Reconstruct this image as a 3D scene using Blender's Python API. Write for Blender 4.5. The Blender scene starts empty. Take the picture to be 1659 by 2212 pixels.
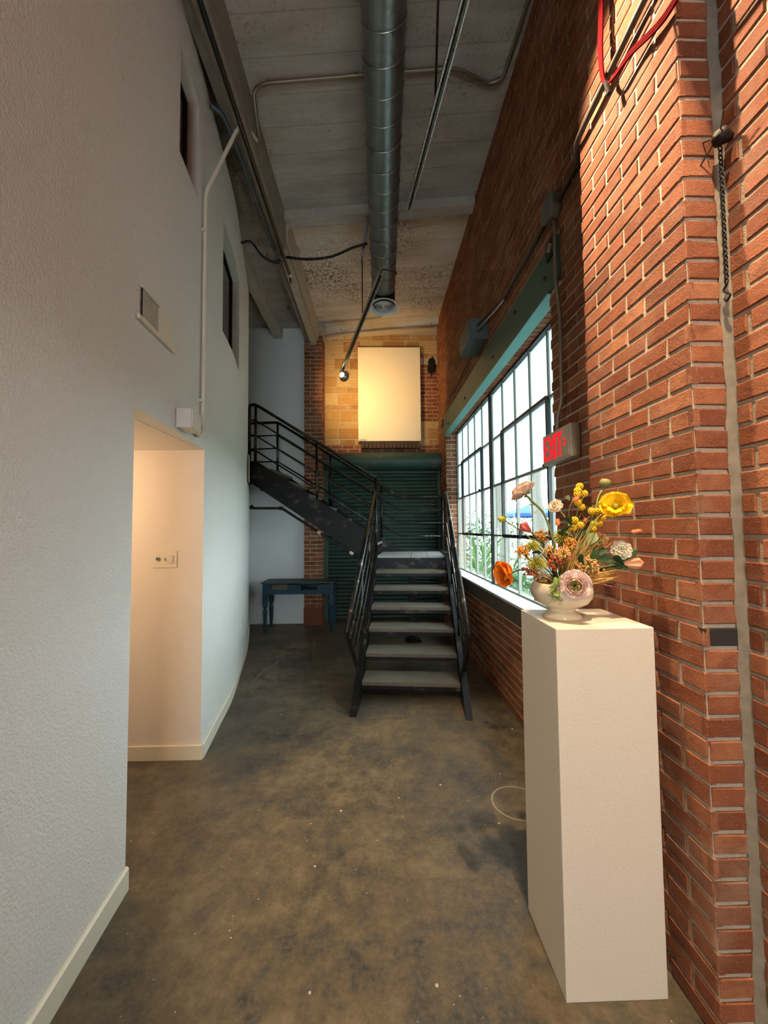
import bpy, bmesh, math, random
from mathutils import Vector, Matrix
random.seed(7)
S = bpy.context.scene
COL = S.collection
R = math.radians
V = Vector

# ------------------------------------------------------------------ camera
EYE = V((0, 0, 1.5))
_y, _p, _r = R(1.35), R(2.55), R(0.5)
FW = V((math.sin(_y)*math.cos(_p), math.cos(_y)*math.cos(_p), math.sin(_p)))
_r0 = V((math.cos(_y), -math.sin(_y), 0)); _u0 = _r0.cross(FW)
RT = math.cos(_r)*_r0 - math.sin(_r)*_u0
UP = math.cos(_r)*_u0 + math.sin(_r)*_r0
cd = bpy.data.cameras.new('camera'); cam = bpy.data.objects.new('camera', cd); COL.objects.link(cam)
cd.sensor_fit = 'VERTICAL'; cd.sensor_height = 36.0; cd.lens = 36.0*831/2212
cd.clip_start = 0.05; cd.clip_end = 200
cam.matrix_world = Matrix(((RT.x, UP.x, -FW.x, EYE.x), (RT.y, UP.y, -FW.y, EYE.y), (RT.z, UP.z, -FW.z, EYE.z), (0, 0, 0, 1)))
S.camera = cam
S.view_settings.view_transform = 'Standard'; S.view_settings.look = 'None'
S.view_settings.gamma = 1.0; S.view_settings.use_curve_mapping = False
S.view_settings.exposure = 0.68
cy = S.cycles
cy.max_bounces = 5; cy.diffuse_bounces = 3; cy.glossy_bounces = 2; cy.transmission_bounces = 2; cy.transparent_max_bounces = 8
cy.caustics_reflective = False; cy.caustics_refractive = False; cy.sample_clamp_indirect = 4.0
cy.use_adaptive_sampling = True; cy.adaptive_threshold = 0.06; cy.adaptive_min_samples = 16

# ------------------------------------------------------------------ world, lights
W = bpy.data.worlds.new('sky'); S.world = W; W.use_nodes = True
nt = W.node_tree; nt.nodes.clear()
wo = nt.nodes.new('ShaderNodeOutputWorld'); wb = nt.nodes.new('ShaderNodeBackground')
wb.inputs[0].default_value = (0.84, 0.94, 1.0, 1); wb.inputs[1].default_value = 6.5
nt.links.new(wb.outputs[0], wo.inputs[0])

def lamp(name, kind, loc, target, energy, color, **kw):
    l = bpy.data.lights.new(name, kind); o = bpy.data.objects.new(name, l); COL.objects.link(o)
    o.location = loc; l.energy = energy; l.color = color
    for k, v in kw.items(): setattr(l, k, v)
    if target is not None:
        o.rotation_euler = (V(target)-V(loc)).to_track_quat('-Z', 'Y').to_euler()
    return o
WARM = (1.0, 0.72, 0.42)
# track spots over the corridor (out of view above) and the one aimed at the canvas
lamp('wall_spot', 'SPOT', (0.22, 1.62, 4.05), (1.02, 1.10, 2.80), 300, (1.0, 0.76, 0.50), spot_size=R(62), spot_blend=0.6, shadow_soft_size=0.03)
lamp('pedestal_spot', 'SPOT', (0.60, 0.55, 4.20), (0.60, 1.5, 1.0), 380, (1.0, 0.76, 0.48), spot_size=R(40), spot_blend=0.5, shadow_soft_size=0.035)
lamp('room_spot', 'SPOT', (0.2, -1.8, 4.2), (0.45, 1.3, 0.3), 180, (1.0, 0.72, 0.43), spot_size=R(64), spot_blend=1.0, shadow_soft_size=0.12)
lamp('canvas_spot', 'SPOT', (-0.38, 5.36, 3.65), (0.05, 6.45, 3.75), 56, (1.0, 0.60, 0.20), spot_size=R(125), spot_blend=0.8, shadow_soft_size=0.03)
lamp('hall_lamp', 'POINT', (-2.35, 2.12, 1.85), None, 15, (1.0, 0.70, 0.44), shadow_soft_size=0.10)

# ------------------------------------------------------------------ materials
def lin(h):
    h = h.lstrip('#'); c = [int(h[i:i+2], 16)/255 for i in (0, 2, 4)]
    return tuple(x/12.92 if x <= .04045 else ((x+.055)/1.055)**2.4 for x in c) + (1,)
class Mat:
    def __init__(s, name):
        s.m = bpy.data.materials.new(name); s.m.use_nodes = True; s.t = s.m.node_tree; s.t.nodes.clear()
        s.out = s.n('ShaderNodeOutputMaterial'); s.b = s.n('ShaderNodeBsdfPrincipled'); s.l(s.b.outputs[0], s.out.inputs[0])
        s._c = None
    def n(s, k, **kw):
        x = s.t.nodes.new(k)
        for a, b in kw.items(): setattr(x, a, b)
        return x
    def l(s, a, b): s.t.links.new(a, b)
    def put(s, sock, val):
        if hasattr(val, 'is_output') or isinstance(val, bpy.types.NodeSocket): s.l(val, sock)
        else: sock.default_value = val
    def co(s, obj=False):
        if s._c is None:
            if obj: s._c = s.n('ShaderNodeTexCoord').outputs['Object']
            else: s._c = s.n('ShaderNodeNewGeometry').outputs['Position']
        return s._c
    def map(s, scale, vec=None):
        x = s.n('ShaderNodeMapping'); s.l(vec or s.co(), x.inputs[0]); x.inputs['Scale'].default_value = scale; return x.outputs[0]
    def noise(s, scale, detail=4, rough=.55, vec=None, dist=0):
        x = s.n('ShaderNodeTexNoise'); s.l(vec or s.co(), x.inputs['Vector'])
        x.inputs['Scale'].default_value = scale; x.inputs['Detail'].default_value = detail; x.inputs['Roughness'].default_value = rough
        x.inputs['Distortion'].default_value = dist; return x.outputs[0]
    def vor(s, scale, vec=None, out=0, feature='F1'):
        x = s.n('ShaderNodeTexVoronoi', feature=feature); s.l(vec or s.co(), x.inputs['Vector']); x.inputs['Scale'].default_value = scale; return x.outputs[out]
    def ramp(s, fac, stops, interp='LINEAR'):
        x = s.n('ShaderNodeValToRGB'); s.l(fac, x.inputs[0]); x.color_ramp.interpolation = interp
        e = x.color_ramp.elements
        while len(e) < len(stops): e.new(.5)
        for i, (p, c) in enumerate(stops):
            e[i].position = p; e[i].color = c if len(c) == 4 else tuple(c)+(1,)
        return x.outputs[0]
    def mr(s, fac, a, b, c=0.0, d=1.0):
        x = s.n('ShaderNodeMapRange'); s.l(fac, x.inputs[0])
        for i, q in enumerate((a, b, c, d)): x.inputs[i+1].default_value = q
        return x.outputs[0]
    def mix(s, fac, a, b, mode='MIX'):
        x = s.n('ShaderNodeMix', data_type='RGBA', blend_type=mode)
        s.put(x.inputs[0], fac); s.put(x.inputs[6], a); s.put(x.inputs[7], b); return x.outputs[2]
    def math(s, op, a, b=0.0):
        x = s.n('ShaderNodeMath', operation=op); s.put(x.inputs[0], a); s.put(x.inputs[1], b); return x.outputs[0]
    def rnd(s):
        a = s.n('ShaderNodeObjectInfo').outputs['Random']; b = s.n('ShaderNodeNewGeometry').outputs['Random Per Island']
        return s.math('FRACT', s.math('ADD', a, b))
    def bump(s, h, dist, strength=1.0):
        x = s.n('ShaderNodeBump'); s.l(h, x.inputs['Height']); x.inputs['Distance'].default_value = dist; x.inputs['Strength'].default_value = strength
        s.l(x.outputs[0], s.b.inputs['Normal'])
    def fin(s, color=None, rough=.6, metal=0.0, spec=None):
        if color is not None: s.put(s.b.inputs['Base Color'], color)
        s.put(s.b.inputs['Roughness'], rough); s.put(s.b.inputs['Metallic'], metal)
        if spec is not None: s.b.inputs['Specular IOR Level'].default_value = spec
        return s.m
def plain(name, hexc, rough=.6, metal=0., var=.12, scale=30, spec=None):
    m = Mat(name); c = lin(hexc)
    dark = tuple(x*(1-var) for x in c[:3])+(1,); lite = tuple(min(1, x*(1+var)) for x in c[:3])+(1,)
    return m.fin(m.mix(m.noise(scale, 3), dark, lite), rough, metal, spec)

def m_brick():
    m = Mat('brick'); r = m.rnd()
    base = m.ramp(r, [(0, (.17, .050, .022)), (.35, (.24, .072, .031)), (.75, (.29, .096, .043)), (1, (.36, .14, .068))])
    n1 = m.noise(14, 4, .65); n2 = m.noise(160, 3, .7)
    c = m.mix(m.mr(n1, .38, .70, 0, .7), base, (.16, .055, .030, 1))
    c = m.mix(m.mr(n2, .54, .74, 0, .55), c, (.40, .21, .12, 1))
    c = m.mix(m.mr(m.noise(3.2, 4, .7), .50, .78, 0, .45), c, (.38, .255, .175, 1))
    m.bump(m.math('ADD', n1, m.math('MULTIPLY', n2, .5)), .004)
    return m.fin(c, .85, spec=.25)
def m_mortar():
    m = Mat('mortar'); n = m.noise(60, 5)
    c = m.mix(n, (.36, .30, .225, 1), (.56, .48, .375, 1)); m.bump(m.noise(220, 3), .003)
    return m.fin(c, .9, spec=.2)
def m_tile():
    m = Mat('clay_tile'); r = m.rnd()
    base = m.ramp(r, [(0, (.34, .17, .065)), (.4, (.50, .31, .12)), (.75, (.62, .45, .23)), (1, (.36, .13, .05))])
    n = m.noise(9, 5); c = m.mix(m.mr(n, .5, .75, 0, .5), base, (.66, .52, .32, 1))
    w = m.n('ShaderNodeTexWave', wave_type='BANDS', bands_direction='Z'); m.l(m.co(), w.inputs[0]); w.inputs['Scale'].default_value = 11; w.inputs['Distortion'].default_value = .6
    m.bump(m.math('ADD', w.outputs[1], n), .006)
    c = m.mix(m.mr(w.outputs[1], 0, .25, .45, 0), c, (.24, .12, .05, 1))
    return m.fin(c, .85, spec=.25)
def m_wall(name, col=(.79, .785, .735, 1), bump=.0):
    m = Mat(name); v = m.co()
    peel = m.noise(105, 2, .5); big = m.noise(1.6, 4)
    c = m.mix(m.mr(big, .35, .75, 0, .25), col, tuple(x*.88 for x in col[:3])+(1,))
    if bump: m.bump(m.mr(peel, .38, .62), bump, .6)
    return m.fin(c, .55, spec=.35)
def m_floor():
    m = Mat('stained_concrete')
    a = m.noise(1.6, 7, .75, dist=.25); b = m.noise(11, 6, .8); f = m.noise(55, 4, .8)
    s = m.math('ADD', m.math('MULTIPLY', a, .62), m.math('MULTIPLY', b, .42))
    c = m.ramp(s, [(.40, (.028, .028, .027)), (.47, (.060, .054, .044)), (.535, (.105, .080, .048)), (.64, (.175, .138, .088))])
    c = m.mix(m.mr(f, .45, .72, 0, .5), c, (.17, .135, .092, 1))
    c = m.mix(m.mr(m.noise(2.3, 3, vec=m.map((1, 1, 1))), .62, .72, 0, .45), c, (.05, .055, .058, 1))
    v = m.vor(7, out=0); thr = m.mr(m.noise(9, 2), .3, .75, .0, .085)
    sp = m.math('LESS_THAN', v, thr)
    vs = m.math('LESS_THAN', m.vor(21, out=0), m.mr(m.noise(4, 2), .35, .8, .0, .12))
    c = m.mix(m.math('MULTIPLY', m.math('MAXIMUM', sp, vs), .75), c, (.55, .47, .36, 1))
    m.bump(m.math('ADD', f, m.math('MULTIPLY', b, .5)), .0025, .7)
    return m.fin(c, m.mr(b, .3, .8, .38, .60), spec=.45)
def m_concrete(name, lo, hi, spots, thr):
    m = Mat(name)
    st = m.noise(2.2, 6, .65, vec=m.map((.6, 2.5, 1))); g = m.noise(26, 6, .75)
    c = m.mix(m.mr(st, .3, .7), lo, hi)
    pos = m.n('ShaderNodeSeparateXYZ'); m.l(m.co(), pos.inputs[0])
    fr = m.math('FRACT', m.math('MULTIPLY', pos.outputs[1], 4.2))
    seam = m.math('LESS_THAN', m.math('ADD', fr, m.math('MULTIPLY', m.math('SUBTRACT', g, .5), .10)), .035)
    c = m.mix(m.math('MULTIPLY', seam, .32), c, tuple(x*.4 for x in lo[:3])+(1,))
    k = m.math('MULTIPLY', m.mr(m.noise(1.5, 4), .42, .72), m.mr(m.noise(34, 6, .8), thr, thr+.06))
    c = m.mix(k, c, spots)
    m.bump(m.math('ADD', g, m.math('MULTIPLY', seam, -.6)), .006)
    return m.fin(c, .9, spec=.2)
def m_steel(name, hexc, rough=.45, metal=.6, wear=(.30, .24, .19, 1), amt=.5):
    m = Mat(name); n = m.noise(7, 6, .7); f = m.noise(70, 4, .7)
    c = m.mix(m.mr(n, .56, .74, 0, amt), lin(hexc), wear)
    m.bump(f, .0008, .6)
    return m.fin(c, m.mr(f, .3, .7, rough-.1, rough+.15), metal)
def m_wood(name, a, b, rough=.6):
    m = Mat(name); n = m.noise(8, 6, .7, vec=m.map((2, 14, 6)), dist=.4)
    c = m.mix(n, a, b); c = m.mix(m.mr(m.noise(5, 5), .5, .8, 0, .5), c, tuple(x*.45 for x in a[:3])+(1,))
    m.bump(n, .0015); return m.fin(c, rough, spec=.35)
def m_green(name, a, b, wear):
    m = Mat(name); n = m.noise(3.5, 6, .7)
    c = m.mix(m.noise(9, 4), a, b); c = m.mix(m.mr(n, .55, .8, 0, .6), c, wear)
    m.bump(m.noise(60, 4), .001); return m.fin(c, .5, spec=.4)
def m_glass(name, frosted):
    m = bpy.data.materials.new(name); m.use_nodes = True; t = m.node_tree; t.nodes.clear()
    o = t.nodes.new('ShaderNodeOutputMaterial'); tr = t.nodes.new('ShaderNodeBsdfTransparent'); g = t.nodes.new('ShaderNodeBsdfGlossy')
    mx = t.nodes.new('ShaderNodeMixShader'); g.inputs['Roughness'].default_value = .03
    tr.inputs[0].default_value = (.93, .97, .96, 1)
    lw = t.nodes.new('ShaderNodeLayerWeight'); lw.inputs[0].default_value = .5; pw = t.nodes.new('ShaderNodeMath'); pw.operation = 'POWER'; pw.inputs[1].default_value = 5.0
    t.links.new(lw.outputs['Facing'], pw.inputs[0]); fr = t.nodes.new('ShaderNodeMapRange'); fr.inputs[3].default_value = .02; fr.inputs[4].default_value = .6; t.links.new(pw.outputs[0], fr.inputs[0])
    t.links.new(fr.outputs[0], mx.inputs[0]); t.links.new(tr.outputs[0], mx.inputs[1]); t.links.new(g.outputs[0], mx.inputs[2])
    if frosted:
        tl = t.nodes.new('ShaderNodeBsdfTranslucent'); tl.inputs[0].default_value = (.42, .48, .48, 1)
        g2 = t.nodes.new('ShaderNodeNewGeometry'); nz = t.nodes.new('ShaderNodeTexWave'); nz.wave_type = 'BANDS'; nz.bands_direction = 'Z'
        nz.inputs['Scale'].default_value = 9; nz.inputs['Distortion'].default_value = 1.2; nz.inputs['Detail Scale'].default_value = 6
        t.links.new(g2.outputs['Position'], nz.inputs[0])
        mrn = t.nodes.new('ShaderNodeMapRange'); mrn.inputs[3].default_value = .84; mrn.inputs[4].default_value = .95
        t.links.new(nz.outputs[1], mrn.inputs[0])
        m2 = t.nodes.new('ShaderNodeMixShader'); t.links.new(mrn.outputs[0], m2.inputs[0])
        t.links.new(mx.outputs[0], m2.inputs[1]); t.links.new(tl.outputs[0], m2.inputs[2]); t.links.new(m2.outputs[0], o.inputs[0])
    else:
        t.links.new(mx.outputs[0], o.inputs[0])
    return m
def m_emit(name, col, st):
    m = bpy.data.materials.new(name); m.use_nodes = True; t = m.node_tree; t.nodes.clear()
    o = t.nodes.new('ShaderNodeOutputMaterial'); e = t.nodes.new('ShaderNodeEmission')
    e.inputs[0].default_value = col; e.inputs[1].default_value = st; t.links.new(e.outputs[0], o.inputs[0]); return m
def m_petal(name, a, b, transl=.35):
    m = Mat(name); n = m.noise(55, 3)
    c = m.mix(n, lin(a), lin(b)); m.fin(c, .6, spec=.25)
    tl = m.n('ShaderNodeBsdfTranslucent'); m.l(c, tl.inputs[0]); mx = m.n('ShaderNodeMixShader'); mx.inputs[0].default_value = transl
    m.l(m.b.outputs[0], mx.inputs[1]); m.l(tl.outputs[0], mx.inputs[2]); m.l(mx.outputs[0], m.out.inputs[0]); return m.m

M = dict(
    brick=m_brick(), mortar=m_mortar(), tile=m_tile(), black_brick=plain('charred_brick', '2a2422', .8),
    plaster=m_wall('white_orange_peel', bump=.0034), smooth=m_wall('smooth_white_paint', (.74, .76, .77, 1)), hall=m_wall('hall_paint', (.82, .74, .64, 1), .0008),
    trim=plain('white_trim_paint', 'e4ddc8', .45, var=.04), floor=m_floor(),
    ceil=m_concrete('ceiling_concrete', (.36, .325, .275, 1), (.56, .515, .45, 1), (.05, .042, .035, 1), .56),
    ceil2=m_concrete('peeling_white_ceiling', (.58, .51, .43, 1), (.78, .72, .63, 1), (.10, .08, .07, 1), .50),
    concrete=plain('grey_concrete', '8c8478', .85, var=.35, scale=12), sill=plain('pale_sill_concrete', 'b9bdb8', .7, var=.15, scale=9),
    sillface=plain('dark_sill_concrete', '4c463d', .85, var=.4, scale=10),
    steel=m_steel('black_steel', '17171a', .42, .55), rail=m_steel('worn_black_rail', '262422', .33, .7, (.46, .38, .30, 1), .7),
    tread=m_wood('worn_tread', (.095, .08, .06, 1), (.17, .145, .11, 1)), plank=m_wood('landing_plank', (.25, .25, .24, 1), (.36, .36, .34, 1)),
    galv=m_steel('galvanised_duct', '8f9593', .36, .8, (.42, .44, .43, 1), .5), emt=m_steel('galvanised_conduit', '8b8272', .45, .7, (.35, .3, .24, 1), .4),
    black=plain('black_paint', '0d0d0e', .4), blackcable=plain('black_cable', '121212', .5), alu=m_steel('track_aluminium', 'cfc9bd', .3, .8, (.6, .58, .52, 1), .3),
    beamgreen=m_green('green_steel', (.045, .105, .078, 1), (.075, .14, .10, 1), (.19, .17, .09, 1)), teal=plain('teal_paint', '4d8f84', .5),
    shutter=m_green('green_shutter', (.020, .045, .036, 1), (.035, .065, .05, 1), (.10, .11, .09, 1)),
    hood=m_green('green_hood', (.020, .055, .042, 1), (.04, .085, .065, 1), (.22, .20, .16, 1)),
    frame=m_steel('window_steel_grey', '8d9088', .6, .1, (.30, .28, .24, 1), .5), framedark=plain('window_steel_dark', '1b1a19', .5),
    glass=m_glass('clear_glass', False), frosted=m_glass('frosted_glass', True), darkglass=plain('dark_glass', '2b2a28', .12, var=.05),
    canvas=plain('blank_canvas', 'efe6d2', .8, var=.02), pedestal=m_wall('pedestal_paint', (.70, .62, .52, 1), .0004),
    tblue=m_wood('blue_table_paint', (.008, .034, .060, 1), (.014, .052, .085, 1), .55), ttop=m_wood('grey_table_top', (.05, .06, .055, 1), (.085, .095, .085, 1)),
    signbox=plain('sign_housing', 'b5ac9c', .5, var=.05), signred=m_emit('red_letters', (1.0, .012, .02, 1), 1.0),
    whitebox=plain('white_box', 'd9d5cc', .5, var=.04), cream=plain('painted_white_beam', 'b3aa98', .7, var=.25, scale=8), redcable=plain('red_cable', '6a0c12', .9, spec=.05), darkconduit=m_steel('dark_conduit', '4d463c', .55, .25, (.12, .10, .08, 1), .5),
    chain=m_steel('rusty_chain', '1d1815', .6, .5, (.20, .11, .06, 1), .6), pipe=m_steel('iron_pipe', '15130f', .5, .4), boxgrey=m_steel('dark_sheet_metal', '5a6462', .5, .3, (.16, .18, .17, 1), .5), bluepipe=plain('blue_grey_conduit', '4c5a63', .5),
    vase=plain('glazed_cream_vase', 'd6c7ab', .18, var=.08, scale=14, spec=.6), soot=plain('charred_void', '0b0908', .9),  # matte black paints the wall hole's dark inside, also the cable tie
    lampring=m_emit('lit_bulb', (1.0, .86, .55, 1), 6.0), bolt=plain('bolt_head', '1a1714', .5), diff=plain('white_diffuser', 'e2e5e6', .45, var=.04),
    label=plain('brown_wall_label', '6e3526', .7, var=.03), ink=plain('dark_ink', '2a1412', .8), chalk=plain('pale_chalk', '8f877a', .9),
)

# ------------------------------------------------------------------ geometry helpers
class G:
    def __init__(s): s.v, s.f = [], []
    def add(s, vs, fs):
        k = len(s.v); s.v += [V(p) for p in vs]; s.f += [tuple(i+k for i in f) for f in fs]; return s
    def box(s, a, b, ch=0.0):
        (x0, y0, z0), (x1, y1, z1) = a, b
        return s.obox(((x0+x1)/2, (y0+y1)/2, (z0+z1)/2), (abs(x1-x0)/2, 0, 0), (0, abs(y1-y0)/2, 0), (0, 0, abs(z1-z0)/2), ch)
    def obox(s, c, ax, ay, az, ch=0.0):
        c, ax, ay, az = V(c), V(ax), V(ay), V(az)
        if ch <= 0:
            vs = [c+ax*i+ay*j+az*k for i in (-1, 1) for j in (-1, 1) for k in (-1, 1)]
            return s.add(vs, [(0, 1, 3, 2), (4, 6, 7, 5), (0, 4, 5, 1), (2, 3, 7, 6), (0, 2, 6, 4), (1, 5, 7, 3)])
        bm = bmesh.new(); bmesh.ops.create_cube(bm, size=2.0)
        for v in bm.verts: v.co = V((v.co.x*ax.length, v.co.y*ay.length, v.co.z*az.length))
        bmesh.ops.bevel(bm, geom=list(bm.edges), offset=ch, segments=2, affect='EDGES', profile=.6)
        mt = Matrix((ax.normalized(), ay.normalized(), az.normalized())).transposed()
        bm.verts.index_update(); vs = [c+mt @ v.co for v in bm.verts]; fs = [[v.index for v in f.verts] for f in bm.faces]; bm.free()
        return s.add(vs, fs)
    def prism(s, pts, ext):
        n = len(pts); ext = V(ext); vs = [V(p) for p in pts]+[V(p)+ext for p in pts]
        return s.add(vs, [tuple(range(n)), tuple(range(2*n-1, n-1, -1))]+[(i, i+n, (i+1) % n+n, (i+1) % n) for i in range(n)])
    def tube(s, pts, r, n=8, cap=True, closed=False):
        pts = [V(p) for p in pts]; m = len(pts); rs = r if isinstance(r, (list, tuple)) else [r]*m
        d0 = (pts[1]-pts[0]).normalized(); a = V((0, 0, 1)) if abs(d0.z) < .9 else V((1, 0, 0)); u = d0.cross(a).normalized()
        k = len(s.v)
        for i, p in enumerate(pts):
            if closed: d = (pts[(i+1) % m]-pts[i-1]).normalized()
            else: d = ((pts[min(i+1, m-1)]-p).normalized()+(p-pts[max(i-1, 0)]).normalized()).normalized()
            u = (u-d*u.dot(d)).normalized(); w = d.cross(u)
            c = 1.0
            if not closed and 0 < i < m-1:
                c = 1/max(.5, (pts[i+1]-p).normalized().dot(d))
            for j in range(n):
                t = 2*math.pi*j/n; s.v.append(p+(u*math.cos(t)+w*math.sin(t))*rs[i]*(c if m < 6 else 1))
        for i in range(m if closed else m-1):
            q = (i+1) % m
            for j in range(n): s.f.append((k+i*n+j, k+i*n+(j+1) % n, k+q*n+(j+1) % n, k+q*n+j))
        if cap and not closed:
            s.f.append(tuple(k+j for j in range(n-1, -1, -1))); s.f.append(tuple(k+(m-1)*n+j for j in range(n)))
        return s
    def lathe(s, prof, c=(0, 0, 0), n=24, mod=None, mt=None):
        c = V(c); k = len(s.v)
        for r, z in prof:
            for j in range(n):
                t = 2*math.pi*j/n; rr = r*(mod(t, z) if mod else 1); p = V((rr*math.cos(t), rr*math.sin(t), z)); s.v.append(c+(mt @ p if mt else p))
        for i in range(len(prof)-1):
            for j in range(n): s.f.append((k+i*n+j, k+i*n+(j+1) % n, k+(i+1)*n+(j+1) % n, k+(i+1)*n+j))
        return s
    def ball(s, c, r, n=10, sc=(1, 1, 1), mt=None):
        prof = [(r*math.sin(math.pi*i/(n//2+1)), -r*math.cos(math.pi*i/(n//2+1))) for i in range(n//2+2)]
        prof[0] = (1e-4, -r); prof[-1] = (1e-4, r)
        sm = Matrix.Diagonal(V(sc)); return s.lathe(prof, c, n, None, (mt @ sm) if mt else sm)
    def build(s, name, mat, parent=None, base=None, smooth=False):
        if parent is not None: off = WL[parent.name]
        else:
            if base is None:
                xs = [p.x for p in s.v]; ys = [p.y for p in s.v]; zs = [p.z for p in s.v]
                base = ((min(xs)+max(xs))/2, (min(ys)+max(ys))/2, min(zs))
            off = V(base)
        me = bpy.data.meshes.new(name); me.from_pydata([p-off for p in s.v], [], s.f); me.update()
        bm = bmesh.new(); bm.from_mesh(me); bmesh.ops.recalc_face_normals(bm, faces=bm.faces); bm.to_mesh(me); bm.free()
        if smooth: me.shade_smooth() if hasattr(me, 'shade_smooth') else [setattr(p, 'use_smooth', True) for p in me.polygons]
        me.materials.append(M[mat] if isinstance(mat, str) else mat)
        o = bpy.data.objects.new(name, me); COL.objects.link(o)
        if parent is not None: o.parent = parent; WL[o.name] = off
        else: o.location = off; WL[o.name] = off
        return o
WL = {}
def tag(o, label, cat, group=None, kind=None):
    o['label'] = label; o['category'] = cat
    if group: o['group'] = group
    if kind: o['kind'] = kind
    return o
def thing(name, label, cat, loc, group=None, kind=None):
    o = bpy.data.objects.new(name, None); COL.objects.link(o); o.location = loc; o.empty_display_size = .05; WL[o.name] = V(loc)
    return tag(o, label, cat, group, kind)
def fillet(pts, r, n=5):
    pts = [V(p) for p in pts]; out = [pts[0]]
    for i in range(1, len(pts)-1):
        a, b, c = pts[i-1], pts[i], pts[i+1]; d1 = (a-b); d2 = (c-b); k = min(r, d1.length*.45, d2.length*.45)
        p, q = b+d1.normalized()*k, b+d2.normalized()*k
        for j in range(n+1):
            t = j/n; out.append(p*(1-t)**2+b*2*t*(1-t)+q*t*t)
    return out+[pts[-1]]
def cat(pts, n=6):
    pts = [V(p) for p in pts]; P = [pts[0]*2-pts[1]]+pts+[pts[-1]*2-pts[-2]]; out = []
    for i in range(1, len(P)-2):
        for j in range(n):
            t = j/n; a, b, c, d = P[i-1:i+3]
            out.append(.5*((2*b)+(c-a)*t+(2*a-5*b+4*c-d)*t*t+(3*b-a-3*c+d)*t**3))
    return out+[pts[-1]]
def shown(c, size):
    d = V(c)-EYE; z = d.dot(FW)
    if z < .05: return 0
    x = 829.5+831*d.dot(RT)/z; y = 1106-831*d.dot(UP)/z
    return size*831/z if -60 < x < 1720 and -60 < y < 2270 else 0

# masonry: every brick is (centre on the face, half length vector, half height vector, outward normal)
BM = {}
def brick_mesh(a, b, key, mat, depth=.02, ch=.003):
    k = (round(a, 3), round(b, 3), key, mat)
    if k in BM: return BM[k]
    rg = random.Random(hash((k[0], k[1], key)) & 0xffff); j = lambda q: rg.uniform(-q, q)
    bk = [(-a, -b, -depth), (a, -b, -depth), (a, b, -depth), (-a, b, -depth)]
    md = [(-a+j(.002), -b+j(.0015), -ch), (a+j(.002), -b+j(.0015), -ch), (a+j(.002), b+j(.0015), -ch), (-a+j(.002), b+j(.0015), -ch)]
    fr = [(-a+ch, -b+ch, j(.0015)), (a-ch, -b+ch, j(.0015)), (a-ch, b-ch, j(.0015)), (-a+ch, b-ch, j(.0015))]
    vs = bk+md+fr; fs = [(8, 9, 10, 11)]
    for i in range(4):
        q = (i+1) % 4; fs += [(i, q, 4+q, 4+i), (4+i, 4+q, 8+q, 8+i)]
    me = bpy.data.meshes.new('brick'); me.from_pydata(vs, [], fs); me.materials.append(M[mat]); me.update()
    BM[k] = me; return me
def lay(parent, items, mat='brick', name='brick', limit=300, special=None):
    off = WL[parent.name]; items = sorted(items, key=lambda t: -shown(t[0], math.sqrt(t[1].length*t[2].length*4)*(.25+abs((t[0]-EYE).normalized().dot(t[3])))))
    st = G()
    for i, (c, ax, ay, n) in enumerate(items):
        mm = special(c) if special else mat
        me = brick_mesh(ax.length, ay.length, i % 4, mm)
        x, y, z = ax.normalized(), ay.normalized(), n.normalized()
        if x.cross(y).dot(z) < 0: x = -x
        mt = Matrix(((x.x, y.x, z.x, c.x), (x.y, y.y, z.y, c.y), (x.z, y.z, z.z, c.z), (0, 0, 0, 1)))
        if i < limit:
            o = bpy.data.objects.new(name, me); COL.objects.link(o); o.parent = parent
            mt.translation = c-off; o.matrix_local = mt
        else:
            st.add([mt @ v.co for v in me.vertices], [tuple(p.vertices) for p in me.polygons])
    if st.f:
        o = st.build(name+'work', mat, parent); o['kind'] = 'stuff'; o['label'] = 'smaller and farther bricks of the wall'
def courses(org, u, n, L, z0, z1, pitch=.195, ch=.0667, j=.0125, holes=(), phase=0.0, fixed=None):
    """bricks on a face that starts at org and runs L along u; holes are (u0,u1,z0,z1)"""
    org, u, n = V(org), V(u).normalized(), V(n).normalized(); out = []; up = V((0, 0, 1))
    for r in range(int(round(z0/ch)), int(round(z1/ch))):
        za, zb = r*ch+j/2, (r+1)*ch-j/2; zc = (za+zb)/2
        x = -pitch*(.5 if (r % 2) else 0)+phase
        while x-pitch > 0: x -= pitch
        while x < L:
            a, b = max(x+j/2, 0), min(x+pitch-j/2, L); x += pitch
            segs = [(a, b)]
            for (h0, h1, g0, g1) in holes:
                if g0-.01 < zc < g1+.01:
                    ns = []
                    for (p, q) in segs:
                        if q <= h0 or p >= h1: ns.append((p, q)); continue
                        if p < h0: ns.append((p, h0))
                        if q > h1: ns.append((h1, q))
                    segs = ns
            for (p, q) in segs:
                if q-p < .02: continue
                out.append((org+u*((p+q)/2)+up*zc, u*((q-p)/2), up*((zb-za)/2), n))
    return out
# ================================================================== THE SETTING
fl = G().box((-3.6, -4.0, -.15), (1.32, 6.9, 0)).build('floor', 'floor'); tag(fl, 'worn stained concrete floor with brown and dark patches', 'floor', kind='structure')
# chalk ring on the floor beside the pedestal
g = G(); n = 56; rc = V((.765, 2.155, .0006))
for k in range(n):
    a, b = 2*math.pi*k/n, 2*math.pi*(k+1)/n
    q = [rc+V((math.cos(t)*rr, math.sin(t)*rr*.98, 0)) for t in (a, b) for rr in (.128, .138)]
    g.add(q, [(0, 1, 3, 2)])
o = g.build('chalk_ring', 'chalk', fl); o['label'] = 'thin pale ring drawn on the concrete'
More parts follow.
